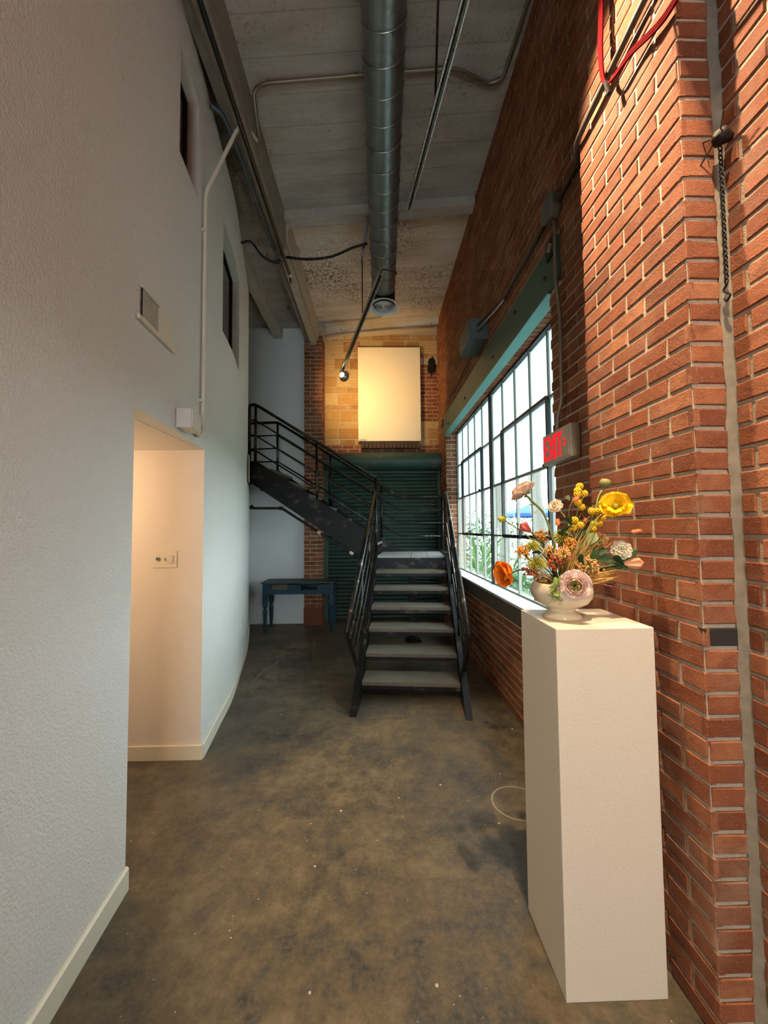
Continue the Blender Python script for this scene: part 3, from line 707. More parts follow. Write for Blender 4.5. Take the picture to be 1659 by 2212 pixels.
G().box((-1.555, TY0+.06, .613), (-1.30, TY0+.075, .69)).build('drawer_back', 'tread', apf)
lp = [(.012, 0), (.016, .02), (.020, .06), (.030, .26), (.033, .30), (.028, .325), (.018, .345), (.026, .36), (.030, .372), (.024, .385)]
for lx, ly in ((X0+.035, TY0+.035), (X1-.035, TY0+.035), (X0+.035, TY1-.035), (X1-.035, TY1-.035)):
    g = G().lathe(lp, (lx, ly, 0), 14).box((lx-.033, ly-.033, .385), (lx+.033, ly+.033, .716), .003); g.build('leg', 'tblue', tb)

# ================================================================== DUCT
du = thing('spiral_duct', 'round galvanised spiral air duct hanging along the ceiling', 'duct', (.10, 3.2, 4.5))
A, B = V((.069, 1.65, 4.792)), V((.123, 4.54, 4.447)); ax = (B-A).normalized(); DR = .14
g = G(); npt = 120
pts = [A+(B-A)*(i/npt) for i in range(npt+1)]
g.tube(pts, [DR+(.003 if i % 4 == 0 else 0) for i in range(npt+1)], 28); g.build('duct_tube', 'galv', du, smooth=True)
nseam = 17
for k in range(nseam):
    p = A+(B-A)*((k+.5)/nseam); q = Matrix.Rotation(R(8), 3, 'X')
    u = V((1, 0, 0)); w = ax.cross(u).normalized(); ring = [p+(u*math.cos(t)+w*math.sin(t))*(DR+.003)+ax*(.10*t/6.283) for t in [2*math.pi*i/32 for i in range(33)]]
    G().tube(ring, .0035, 5).build('seam', 'galv', du)
E_ = V((.128, 4.70, 4.358))
G().lathe([(.0001, .20), (DR*.6, .19), (DR+.004, .14), (DR+.004, -.02), (DR-.01, -.06)], (E_.x, E_.y, E_.z), 28).build('elbow', 'black', du, smooth=True)
df = thing('ceiling_diffuser', 'round white air diffuser with concentric rings at the duct end', 'diffuser', (E_.x, E_.y, E_.z-.11))
G().lathe([(.192, -.085), (.192, -.075), (.14, -.05), (.135, -.06), (.192, -.085)], tuple(E_), 32).build('rim', 'diff', df, smooth=True)
for r in (.118, .092, .066, .040): G().lathe([(r, -.088), (r+.006, -.084), (r-.002, -.070), (r-.007, -.072), (r, -.088)], tuple(E_), 28).build('ring', 'diff', df, smooth=True)
G().lathe([(.0001, -.088), (.016, -.082), (.010, -.05)], tuple(E_), 16).build('centre_cone', 'diff', df)
G().lathe([(.0001, -.035), (.135, -.035)], tuple(E_), 24).build('throat', 'black', df)
G().lathe([(.02, 0), (.022, .02), (.0001, .03)], (.255, 4.35, 4.47), 12).build('damper_knob', 'black', du)

# ================================================================== TRACKS AND LAMP
def track(name, lb, a, b, n=1):
    a, b = V(a), V(b); t = thing(name, lb, 'track', tuple((a+b)/2)); d = (b-a).normalized(); s = d.cross(V((0, 0, 1))).normalized(); L = (b-a).length/2; c = (a+b)/2; up = s.cross(d)
    G().obox(c+up*.012, d*L, s*.022, up*.003).build('channel_back', 'alu', t)
    for q in (-1, 1): G().obox(c+s*.0185*q, d*L, s*.0045, up*.012).build('channel_side', 'alu', t)
    G().obox(c, d*(L-.01), s*.004, up*.006).build('conductor', 'black', t)
    return t
track('lighting_track', 'long bare aluminium lighting track hung right of the duct', (.62, 1.0, 4.30), (.315, 3.26, 4.30))
track('lighting_track', 'short sloping lighting track holding the lit spotlight', (.065, 3.36, 3.78), (-.455, 5.34, 3.72))
def rod(name, lb, pts, r, mat, cat_='rod', n=8, fl=0.0):
    p = fillet(pts, fl) if fl else [V(q) for q in pts]; z = min(pts, key=lambda q: q[2])
    o = G().tube(p, r, n).build(name, mat, smooth=True); return tag(o, lb, cat_)
rod('hanger_rod', 'thin black rod holding the track with the lit spotlight', [(-.12, 4.13, 3.765), (-.12, 4.13, 4.52)], .006, 'black')
o = G().obox((-.08, 4.05, 4.68), (.015, 0, 0), (-.04, .08, -.17), (0, .004, .002)).build('perforated_strap', 'black'); tag(o, 'perforated black steel strap slanting beside the duct', 'strap')
rod('hanger_rod', 'dark rod slanting down to the bare aluminium track', [(.36, 1.95, 5.0), (.385, 2.0, 4.72), (.42, 2.42, 4.31)], .007, 'pipe')
rod('power_cord', 'thin black cord from the duct down to the spotlight track', cat([(.255, 4.3, 4.45), (.22, 4.0, 4.25), (.10, 3.6, 4.0), (.065, 3.38, 3.79)]), .006, 'blackcable', 'cord')
sp_l = thing('spotlight', 'small lit spotlight clamped at the low end of the sloping track', 'lamp', (-.44, 5.27, 3.60))
G().obox((-.445, 5.30, 3.70), (.014, 0, 0), (0, .03, 0), (0, 0, .02), .003).build('adapter', 'alu', sp_l)
G().tube([(-.445, 5.30, 3.69), (-.43, 5.28, 3.655)], .008, 8).build('stem', 'alu', sp_l)
ld = (V((.10, 6.45, 3.72))-V((-.43, 5.27, 3.64))).normalized(); q = ld.to_track_quat('Z', 'Y').to_matrix()
rfl = G().lathe([(.022, -.06), (.034, -.04), (.072, .02), (.076, .02), (.038, -.042), (.022, -.066)], (-.42, 5.275, 3.635), 20, mt=q).build('reflector', 'alu', sp_l, smooth=True)
G().lathe([(.0001, -.02), (.024, -.015), (.024, .004), (.0001, .008)], (-.42, 5.275, 3.635), 14, mt=q).build('bulb', 'lampring', rfl)
G().lathe([(.0001, -.075), (.020, -.072), (.034, -.050), (.030, -.046), (.0001, -.062)], (-.42, 5.275, 3.635), 18, mt=q).build('bulb_back', 'lampring', rfl)
G().tube(fillet([(-.40, 5.29, 3.71), (-.34, 5.33, 3.72), (-.33, 5.33, 3.66)], .02), .004, 6).build('bracket', 'alu', sp_l)
# black track along the long beam
o = G().tube([(-.935, -.5, 4.42), (-.955, 4.28, 4.42)], .018, 8).build('black_track', 'black', smooth=True); tag(o, 'long black pipe track under the concrete beam', 'track')
o = thing('track_end_cap', 'small black swivel hook at the end of the black pipe track', 'fitting', (-.955, 4.32, 4.36))
G().tube([(-.955, 4.281, 4.42), (-.955, 4.33, 4.42)], .022, 8).build('cap', 'alu', o); G().tube([V((-.955, 4.34+.025*math.sin(t), 4.375-.03*math.cos(t))) for t in [i*.6 for i in range(10)]], .007, 6).build('hook', 'black', o)

# ================================================================== CEILING AND WALL CONDUITS
rod('ceiling_conduit', 'grey conduit crossing the near ceiling bay and bending at the wall', [(-.90, 2.95, 4.60), (-.90, 2.80, 4.845), (-.80, 2.765, 4.855), (0, 2.755, 4.930), (.64, 2.75, 4.99), (.93, 2.88, 5.018), (1.03, 2.84, 5.02), (1.06, 2.2, 5.02), (1.06, .3, 5.02)], .014, 'emt', 'conduit', 8, .09)
rod('beam_conduit', 'grey conduit along the beam over the back wall', [(-.84, 6.27, 4.70), (.1, 6.27, 4.80), (1.08, 6.27, 4.89)], .018, 'cream', 'conduit')
rod('ceiling_conduit', 'thin conduit across the whitewashed ceiling ahead of the back beam', [(.20, 5.6, 4.945), (.20, 6.0, 4.945), (.1, 6.12, 4.935), (-.85, 6.12, 4.845)], .012, 'cream', 'conduit', 8, .05)
rod('flexible_cable', 'grey cable looping from the beam to the duct', cat([(-.93, 4.02, 4.42), (-.70, 4.02, 4.40), (-.45, 4.02, 4.43), (-.22, 4.02, 4.53), (-.06, 4.02, 4.58)]), .013, 'pipe', 'cable')
rod('flexible_cable', 'black cable drooping from the white wall to the beam box', cat([(-1.375, 3.92, 4.50), (-1.28, 3.95, 4.53), (-1.17, 3.98, 4.40), (-1.03, 4.02, 4.36), (-.96, 4.02, 4.42)]), .013, 'blackcable', 'cable')
jb = thing('junction_box', 'grey junction box on the long concrete beam', 'box', (-.99, 4.0, 4.38)); jbb = G().box((-1.04, 3.97, 4.395), (-.965, 4.07, 4.47), .004).build('box_body', 'galv', jb); G().box((-1.045, 3.965, 4.385), (-.96, 4.075, 4.394)).build('cover', 'galv', jbb)
rod('blue_conduit', 'blue grey conduit hugging the underside of the long beam', [(-1.13, 2.60, 4.48), (-1.08, 2.66, 4.50), (-1.06, 2.9, 4.49), (-1.045, 3.96, 4.47)], .017, 'bluepipe', 'conduit', 8, .05)
wc = thing('wall_conduit', 'white conduit rising from the small box up the white wall to the beam', 'conduit', (wx(2.53), 2.53, 2.1))
g = G(); yy = 2.52
P = [V((wx(2.30), 2.30, 2.115))+wn(2.3)*.035, V((wx(2.46), 2.46, 2.10))+wn(2.46)*.018, V((wx(yy), yy, 2.16))+wn(yy)*.018, V((wx(yy), yy, 3.77))+wn(yy)*.018, V((-1.0, 2.72, 4.42)), V((-.965, 2.78, 4.56)), V((-.915, 2.95, 4.60))]
g.tube(fillet(P, .06), .013, 8).build('conduit', 'trim', wc, smooth=True)
for z in (2.35, 3.5): G().obox(V((wx(yy), yy, z))+wn(yy)*.012, wn(yy)*.012, (0, .03, 0), (0, 0, .008)).build('strap', 'trim', wc)
# small white box over the doorway
bx_ = thing('white_wall_box', 'small white electrical box above the doorway', 'box', (wx(2.19), 2.19, 2.07))
c = V((wx(2.19), 2.19, 2.125)); nn = wn(2.19); tt = V((-nn.y, nn.x, 0))
bxb = G().obox(c+nn*.04, nn*.04, tt*.075, (0, 0, .055), .004).build('box_body', 'whitebox', bx_); G().obox(c+nn*.083, nn*.003, tt*.072, (0, 0, .052), .002).build('cover', 'whitebox', bxb)
# vent grille
vt = thing('vent_grille', 'white wall vent with a slatted half and a blank half', 'vent', (wx(1.89), 1.89, 2.46))
def wallpt(y, z, d): return V((wx(y), y, z))+wn(y)*(d+.004)
def wbox(y0, y1, z0, z1, d0, d1, name, mat, par):
    ym = (y0+y1)/2; n_ = wn(ym); t_ = V((-n_.y, n_.x, 0)); return G().obox(wallpt(ym, (z0+z1)/2, (d0+d1)/2), n_*((d1-d0)/2), t_*((y1-y0)/2), (0, 0, (z1-z0)/2)).build(name, mat, par)
wbox(1.735, 1.885, 2.475, 2.61, .002, .004, 'backing', 'black', vt)
for k in range(12):
    y = 1.742+k*.0122; wbox(y, y+.0055, 2.478, 2.608, .004, .0052, 'slat', 'trim', vt)
wbox(1.887, 2.045, 2.47, 2.615, .002, .008, 'blank_panel', 'trim', vt)
wbox(1.70, 2.06, 2.452, 2.472, .001, .014, 'lower_flange', 'trim', vt); wbox(1.725, 1.89, 2.610, 2.618, .002, .010, 'upper_flange', 'trim', vt)
# switches inside the doorway
sw = thing('light_switch_plate', 'cream three gang switch plate on the doorway wall', 'switch', (-1.42, DOOR[1], 1.25)); yb = DOOR[1]-.0008
swp = G().box((-1.49, yb-.007, 1.255), (-1.33, yb, 1.365), .002).build('plate', 'trim', sw)
G().box((-1.385, yb-.011, 1.285), (-1.355, yb-.0065, 1.338), .001).build('rocker', 'whitebox', swp)
G().box((-1.415, yb-.014, 1.302), (-1.408, yb-.0065, 1.322)).build('toggle', 'whitebox', swp)
for a in (0, 45, 90, 135): G().obox((-1.455, yb-.010, 1.313), (.013*math.cos(R(a)), 0, .013*math.sin(R(a))), (0, .003, 0), (-.003*math.sin(R(a)), 0, .003*math.cos(R(a)))).build('dial', 'galv', swp)

ot = thing('wall_outlet', 'small white outlet plate low on the curving wall near the table', 'outlet', (wx(4.4), 4.4, .40))
wbox(4.36, 4.44, .40, .52, -.003, .005, 'plate', 'trim', ot)
for z in (.435, .485): wbox(4.385, 4.415, z-.013, z+.013, .005, .008, 'socket', 'whitebox', ot)
# ---- right wall fittings
def rod2(name, lb, pts, r, mat, cat_='conduit', fl=.04): return rod(name, lb, pts, r, mat, cat_, 8, fl)
rod2('wall_conduit', 'dark conduit running over the brick pier to the octagonal box', [(.955, -.3, 3.42), (.955, 1.25, 3.34), (.955, 1.70, 3.30), (1.0, 1.78, 3.30), (1.075, 1.86, 3.40), (1.075, 2.12, 3.40)], .013, 'darkconduit')
rod2('wall_conduit', 'dark conduit from the octagonal box along the brick wall', [(1.075, 2.27, 3.39), (1.075, 3.05, 3.39), (1.04, 3.30, 3.42), (1.0, 3.57, 3.44)], .012, 'darkconduit')
rod2('wall_conduit', 'thin bright conduit dropping to the metal wall box', [(1.07, 3.05, 3.37), (1.05, 3.2, 3.37), (.98, 3.57, 3.38)], .009, 'alu')
rod2('wall_conduit', 'vertical grey conduit from the octagonal box down to the exit sign', [(1.075, 2.18, 3.32), (1.075, 2.17, 3.25), (1.055, 2.14, 3.12), (1.055, 2.14, 2.95), (1.075, 2.14, 2.70), (1.075, 2.15, 2.22), (1.07, 2.20, 2.13), (1.07, 2.20, 2.06)], .011, 'emt')
ob = thing('octagonal_box', 'octagonal metal junction box high on the brick wall', 'box', (WX, 2.2, 3.33))
oc = [(2.2+.085*math.cos(t), 3.41+.085*math.sin(t)) for t in [math.pi/8+i*math.pi/4 for i in range(8)]]
obb = G().prism([(WX-.055, y, z) for y, z in oc], (.053, 0, 0)).build('box_body', 'emt', ob); G().prism([(WX-.060, 2.2+(y-2.2)*1.03, 3.41+(z-3.41)*1.03) for y, z in oc], (.004, 0, 0)).build('cover', 'galv', obb)
mb = thing('metal_wall_box', 'grey sheet metal box projecting from the brick above the window', 'box', (1.0, 3.78, 3.31))
G().box((.91, 3.58, 3.315), (WX-.001, 3.98, 3.50), .004).build('box_body', 'boxgrey', mb); G().box((.905, 3.574, 3.31), (WX-.001, 3.58, 3.505)).build('end_plate', 'boxgrey', mb)
rod('power_cord', 'thin black cord trailing from the metal wall box', cat([(1.06, 3.98, 3.36), (1.075, 4.3, 3.40), (1.08, 4.9, 3.36), (1.08, 5.35, 3.40), (1.08, 5.5, 3.43)]), .007, 'blackcable', 'cord')
# exit sign
ex = thing('exit_sign', 'illuminated red EXIT sign with arrow beside the window', 'sign', (1.07, 2.17, 1.88))
G().box((1.045, 2.005, 1.878), (WX-.001, 2.345, 2.062), .008).build('housing', 'signbox', ex)
fpl = G().box((1.041, 2.025, 1.892), (1.0455, 2.33, 2.05), .002).build('face_plate', 'signbox', ex)
def stroke(g, a, b, w):   # a, b as (s, z): s runs to the reader's right (towards -Y)
    p, q = V((1.0395, 2.318-a[0], 1.90+a[1])), V((1.0395, 2.318-b[0], 1.90+b[1])); d = (q-p)/2; s = V((0, -d.z, d.y)).normalized()*w/2
    return g.obox((p+q)/2, d, s, (.0016, 0, 0))
H_ = .138; w = .016
lt = [('letter_e', [((.008, 0), (.008, H_)), ((0, .008), (.058, .008)), ((0, H_/2), (.050, H_/2)), ((0, H_-.008), (.058, H_-.008))]), ('letter_x', [((.072, 0), (.132, H_)), ((.132, 0), (.072, H_))]),
      ('letter_i', [((.152, 0), (.152, H_))]), ('letter_t', [((.200, 0), (.200, H_)), ((.170, H_-.008), (.230, H_-.008))]), ('arrow', [((.244, .045), (.266, .069)), ((.266, .069), (.244, .093))])]
for nm, sts in lt:
    g = G()
    for a, b in sts: stroke(g, a, b, w if nm != 'arrow' else .008)
    g.build(nm, 'signred', fpl)
# red cables tied over the pier conduit
rc_ = thing('red_cable', 'bundle of red cables tied over the conduit on the brick pier', 'cable', (.95, 1.42, 3.2))
for k, d in enumerate((0, .010, .019)):
    G().tube(cat([(.945-d*.3, 1.44+d, 4.6), (.945, 1.45+d, 3.75), (.935, 1.455+d, 3.42+d), (.93, 1.42+d*.4, 3.25+d*.3), (.945, 1.30+d*.3, 3.215+d), (.96, 1.13, 3.15+d), (.95, .9, 3.2+d), (.95, .4, 3.5)]), .005, 6).build('cable', 'redcable', rc_, smooth=True)
G().tube([(.928, 1.425, 3.26), (.932, 1.415, 3.20)], .009, 8).build('cable_tie', 'soot', rc_)
# chain on the near wall
ch = thing('hook_chain', 'rusty chain with an S hook hanging from a wall knob', 'chain', (1.07, 1.115, 2.2))
G().lathe([(.0001, -.055), (.016, -.05), (.026, -.035), (.016, -.015), (.010, 0)], (WX, 1.10, 2.69), 12, mt=Matrix.Rotation(R(90), 3, 'Y')).build('knob', 'chain', ch, smooth=True)
for k, (a, b) in enumerate((((1.06, 1.11, 2.69), (1.03, 1.16, 2.62)), ((1.06, 1.10, 2.68), (1.04, 1.06, 2.73)), ((1.05, 1.12, 2.70), (1.05, 1.15, 2.72)))): G().tube([a, b], .0022, 6).build('wire', 'chain', ch)
z = 2.665; k = 0
while z > 2.235:
    ring = [V((1.075, 1.113, z))+(V((0, math.cos(t)*.0055, math.sin(t)*.0095)) if k % 2 else V((math.cos(t)*.0055, 0, math.sin(t)*.0095))) for t in [2*math.pi*i/10 for i in range(10)]]
    G().tube(ring, .0019, 5, closed=True).build('link', 'chain', ch); z -= .0145; k += 1
G().tube(cat([(1.075, 1.113, 2.235), (1.075, 1.125, 2.222), (1.075, 1.113, 2.208), (1.075, 1.104, 2.196), (1.075, 1.116, 2.184), (1.075, 1.124, 2.196)], 5), .003, 6).build('s_hook', 'chain', ch)
# small printed label on the pier
lbp = thing('wall_label', 'tiny brown printed label stuck on the brick beside the flowers', 'label', (.978, 1.60, 1.22))
G().box((.9775, 1.565, 1.222), (.9795, 1.635, 1.274)).build('card', 'label', lbp)
for k, L in enumerate((.055, .034, .044, .048)): G().box((.9768, 1.628-L, 1.262-k*.0105), (.9774, 1.628, 1.2655-k*.0105)).build('print_line', 'ink', lbp)

# ================================================================== PEDESTAL
pd = thing('display_pedestal', 'tall white box pedestal carrying the flower vase', 'pedestal', (.757, 1.42, 0))
G().box((.592, 1.268, 0), (.920, 1.572, 1.167), .003).build('body', 'pedestal', pd)
# ================================================================== VASE AND FLOWERS
VC = V((.692, 1.43, 1.167))
vs_ = thing('flower_vase', 'footed cream ceramic bowl vase with soft fluting', 'vase', tuple(VC))
flute = lambda t, z: 1+.022*abs(math.sin(6*t))*(1 if .035 < z < .12 else 0)
G().lathe([(.0001, 0), (.066, 0), (.069, .006), (.064, .014), (.047, .026), (.044, .034), (.058, .042), (.088, .058), (.104, .082), (.107, .105), (.103, .122), (.099, .130), (.095, .131), (.096, .115), (.098, .095), (.085, .065), (.05, .048), (.0001, .046)], tuple(VC), 48, flute).build('bowl', 'vase', vs_, smooth=True)
MAT = dict(stem=plain('flower_stem', '6f7a3a', .6), stemd=plain('dark_stem', '3d4a26', .6), leafd=m_petal('dark_leaf', '1f3a22', '34502c', .15), leafl=m_petal('light_leaf', '86a04e', 'a9bc6c', .25),
    sage=m_petal('sage_leaf', '8a9a6c', 'a9b385', .2), pink=m_petal('pale_pink_petal', 'f3d7cf', 'fae9e2'), pinkd=m_petal('blush_petal', 'efbfae', 'f6d5c6'), limec=m_petal('lime_centre', '8f9430', 'b5b354', .2),
    orange=m_petal('orange_petal', 'e87a1c', 'f59a35', .45), yellow=m_petal('yellow_petal', 'efc414', 'f7da2c', .35), yellowb=plain('yellow_button', 'd9ae18', .7), coral=m_petal('coral_petal', 'd9645a', 'e98a7c'),
    peach=m_petal('peach_petal', 'f0b08c', 'f6c8a6'), bunny=plain('orange_bunny_tail', 'ef8a55', .8), cream=m_petal('cream_petal', 'efe6d0', 'f8f2e4'), blush=m_petal('cream_blush_petal', 'efcfb4', 'f5e2d0'),
    chart=m_petal('chartreuse_floret', 'b5b038', 'd6cf68', .25), ochre=plain('ochre_floret', 'cf8a30', .7), rust=plain('rust_floret', 'cf5a26', .7), gold=plain('golden_grass', 'd4a85e', .75), tan=plain('tan_seed_head', 'dba866', .8),
    pod=plain('poppy_pod', '7c7a45', .7, var=.35, scale=200), moss=plain('dark_moss', '4a4420', .9, var=.5, scale=90), anther=plain('anther', 'b5731c', .7))
def frame(d, roll=0.0):
    return (V(d).normalized().to_track_quat('Z', 'Y').to_matrix()) @ Matrix.Rotation(roll, 3, 'Z')
def petal(L, Wd, a0, a1, r0=.003, cup=.25, ruf=.0, nu=7, nv=7, seed=0, base=.25, notch=0.0):
    """grid of points of one petal: leaves the flower axis (Z) along +X, rising at a0 (root) to a1 (tip)"""
    rg = random.Random(seed); ph = rg.uniform(0, 6); k = rg.uniform(2.2, 3.4); g = G(); r, z = r0, 0.0; rows = []
    for j in range(nv+1):
        v = j/nv; w = Wd*(base+(1-base)*math.sin(min(1, v*1.25)*math.pi/2))*(math.sqrt(max(0, 1-((v-.72)/.285)**2)) if v > .72 else 1)
        if j: a = R(a0+(a1-a0)*(v-.5/nv)); r += math.cos(a)*L/nv; z += math.sin(a)*L/nv
        a = R(a0+(a1-a0)*v); row = []
        for i in range(nu):
            u = -1+2*i/(nu-1); y = u*max(w, Wd*.10); bend = cup*u*u*max(w, .0)
            wv = ruf*L*math.sin(k*u*2+ph+v*2)*v*v
            row.append(V((r-math.sin(a)*(bend+wv), y, z+math.cos(a)*(bend+wv))))
        rows.append(row)
    vs = [p for row in rows for p in row]; fs = [(j*nu+i, j*nu+i+1, (j+1)*nu+i+1, (j+1)*nu+i) for j in range(nv) for i in range(nu-1)]
    return vs, fs
def put(vs, mt, c): return [V(c)+mt @ p for p in vs]
def flower(name, lb, c, d, whorls, parent_mats=None, grp=None):
    t = thing(name, lb, 'flower', tuple(c), grp); f = frame(d); s = 0
    for (n, L, Wd, a0, a1, mat, cup, ruf, r0, ph, h) in whorls:
        for k in range(n):
            s += 1; rg = random.Random(s*7+len(lb)); q = 1+rg.uniform(-.07, .07)
            vs, fs = petal(L*q, Wd*q, a0+rg.uniform(-4, 4), a1+rg.uniform(-6, 6), r0, cup, ruf, seed=s*3+n)
            mt = f @ Matrix.Rotation(2*math.pi*k/n+ph+rg.uniform(-.08, .08), 3, 'Z')
            G().add(put([p+V((0, 0, h)) for p in vs], mt, c), fs).build('petal', MAT[mat], t, smooth=True)
    return t
def stem(t, pts, r=.0028, mat='stem', name='stem'):
    n = 7; return G().tube(cat(pts, n), r, 6).build(name, MAT[mat], t, smooth=True)
def leaf(t, c, d, L, Wd, mat, bend=-20, a0=10, roll=0.0, name='leaf'):
    vs, fs = petal(L, Wd, a0, a0+bend, .002, .18, .05, 5, 7, seed=int(L*9999), base=.15)
    d = V(d).normalized(); q = d.to_track_quat('X', 'Z').to_matrix() @ Matrix.Rotation(roll, 3, 'X')
    return G().add(put(vs, q, c), fs).build(name, MAT[mat], t, smooth=True)
def mouth(dx=0.0, dy=0.0): return V((VC.x+dx, VC.y+dy, VC.z+.10))
CAMD = lambda c: (EYE-V(c)).normalized()
# big blush ranunculus at the front rim
c = V((.688, 1.322, 1.302)); d = (CAMD(c)+V((.05, 0, -.12))).normalized()
t = flower('ranunculus', 'large blush pink ranunculus drooping over the front of the vase', c, d, [
    (6, .036, .030, 0, 22, 'pink', .15, .14, .016, 0, 0), (6, .032, .029, 28, 60, 'pink', .2, .14, .017, .5, .002), (5, .028, .026, 55, 88, 'pinkd', .25, .10, .019, .2, .003),
    (5, .026, .023, 68, 98, 'pink', .3, .08, .018, .8, .004), (6, .020, .013, 72, 108, 'limec', .4, .08, .015, .1, .006), (5, .018, .010, 72, 108, 'limec', .5, .06, .010, .6, .007), (4, .016, .008, 72, 112, 'limec', .5, .06, .005, .2, .007), (3, .014, .006, 75, 110, 'leafd', .5, .04, .001, .3, .006)])
sm = stem(t, [c-d*.004, c-d*.03+V((0, .02, .015)), mouth(0, -.05)+V((0, 0, .035)), mouth()])
for k, (q, L) in enumerate((((-.95, 0, -.10), .045), ((-.9, 0, -.5), .055), ((-.65, -.05, -.85), .060), ((-.8, 0, .5), .04), ((-.3, -.05, -1), .055), ((-.5, 0, .9), .035), ((-.8, -.1, -.75), .05))):
    leaf(sm, c+V((-.030, .020, -.004)), q, L, .0135, 'leafl', -25, 8, roll=1.3+.2*k)
# pale pink ranunculus seen from behind, top left
c = V((.573, 1.45, 1.628)); d = V((-.45, .45, .80)).normalized()
t = flower('ranunculus', 'pale pink ranunculus seen from below, tallest at the left', c, d, [(6, .050, .034, 15, 28, 'blush', .15, .12, .004, 0, 0), (6, .046, .031, 38, 50, 'blush', .2, .08, .004, .5, .002), (5, .03, .02, 60, 90, 'pinkd', .25, .05, .003, .2, .004)])
for k in range(5): leaf(t, c-d*.004, frame(d) @ V((math.cos(k*1.26), math.sin(k*1.26), -.1)), .026, .008, 'sage', 25, 0, name='sepal')
sm = stem(t, [c-d*.002, V((.60, 1.45, 1.60)), V((.645, 1.45, 1.55)), V((.672, 1.44, 1.45)), V((.69, 1.435, 1.36)), mouth(.0)], .0042)
for p, q in (((.617, 1.45, 1.583), (-.9, 0, .12)), ((.628, 1.45, 1.57), (-.7, -.2, -.5)), ((.632, 1.45, 1.565), (.6, -.2, .5)), ((.664, 1.44, 1.475), (.9, -.2, .3)), ((.664, 1.44, 1.47), (-.8, 0, .2))): leaf(sm, p, q, .032, .008, 'sage', -20, 12)
# cream ruffled flower
c = V((.708, 1.49, 1.583)); d = V((-.55, -.55, .35)).normalized()
t = flower('scabiosa', 'small cream ruffled flower tinged peach against the window edge', c, d, [(8, .026, .012, 8, 20, 'blush', .15, .16, .003, 0, 0), (7, .020, .010, 30, 45, 'cream', .2, .14, .003, .4, .003), (7, .016, .008, 55, 80, 'blush', .2, .15, .002, .2, .004)])
for k in range(4): leaf(t, c-d*.003, frame(d) @ V((math.cos(k*1.57), math.sin(k*1.57), -.3)), .018, .006, 'sage', 20, 0, name='sepal')
stem(t, [c-d*.002, c+V((.03, .02, -.02)), V((.75, 1.47, 1.50)), V((.73, 1.45, 1.38)), mouth(.01)], .0026)
# white scabiosa at the right
c = V((.888, 1.375, 1.416)); d = (CAMD(c)+V((.05, 0, .25))).normalized()
t = flower('scabiosa', 'white scabiosa bloom beside the peach tulip at the right', c, d, [(9, .033, .012, 4, 14, 'cream', .12, .2, .003, 0, 0), (9, .026, .009, 26, 38, 'cream', .18, .2, .003, .3, .003), (9, .020, .007, 45, 65, 'cream', .2, .2, .003, .1, .005), (8, .014, .006, 65, 85, 'cream', .2, .15, .002, .4, .007)])
stem(t, [c-d*.003, c-d*.02+V((-.03, .01, -.005)), V((.80, 1.40, 1.375)), V((.73, 1.42, 1.32)), mouth(.02)], .0028)
# yellow poppy
c = V((.880, 1.385, 1.572)); d = (CAMD(c)+V((-.05, 0, .55))).normalized()
t = flower('poppy', 'bright yellow open poppy, the highest large bloom at the right', c, d, [(4, .054, .040, 16, 46, 'yellow', .22, .14, .005, 0, 0), (4, .052, .038, 34, 72, 'yellow', .28, .14, .004, .7, .003)])
f = frame(d); G().lathe([(.0001, .002), (.008, .004), (.010, .014), (.006, .020), (.0001, .021)], tuple(c), 12, mt=f).build('seed_pod', MAT['limec'], t, smooth=True)
for k in range(16):
    a = 2*math.pi*k/16; e = c+f @ V((math.cos(a)*.021, math.sin(a)*.021, .017)); g = G().tube([c+f @ V((math.cos(a)*.006, math.sin(a)*.006, .002)), e], .0006, 4); g.ball(e, .0022, 6); g.build('stamen', MAT['anther'], t)
stem(t, [c-d*.002, c-d*.02+V((-.035, .01, -.012)), V((.815, 1.41, 1.52)), V((.765, 1.42, 1.42)), mouth(.03)], .0032)
# poppy pod
c = V((.902, 1.48, 1.672)); t = thing('poppy_pod', 'round green seed pod on a thick stem above the yellow poppy', 'seed pod', tuple(c))
f = frame((.2, -.1, 1)); G().lathe([(.0001, -.020), (.012, -.018), (.020, -.006), (.021, .004), (.016, .014), (.008, .017), (.0001, .016)], tuple(c), 18, mt=f).build('pod', MAT['pod'], t, smooth=True)
stem(t, [c+V((0, 0, -.016)), V((.872, 1.475, 1.62)), V((.845, 1.46, 1.55)), V((.79, 1.45, 1.43)), mouth(.03, .02)], .004)
# orange poppy at the left, seen side-on
c = V((.500, 1.42, 1.333)); d = V((-.93, -.30, -.05)).normalized()
t = flower('poppy', 'orange poppy nodding out over the window sill at the left', c, d, [(4, .058, .046, 22, 62, 'orange', .22, .06, .004, 0, 0), (4, .056, .044, 38, 78, 'orange', .25, .08, .004, .78, .002)])
stem(t, [c-d*.002, V((.535, 1.42, 1.345)), V((.58, 1.42, 1.338)), V((.63, 1.425, 1.30)), mouth(-.02)], .003, 'stemd')
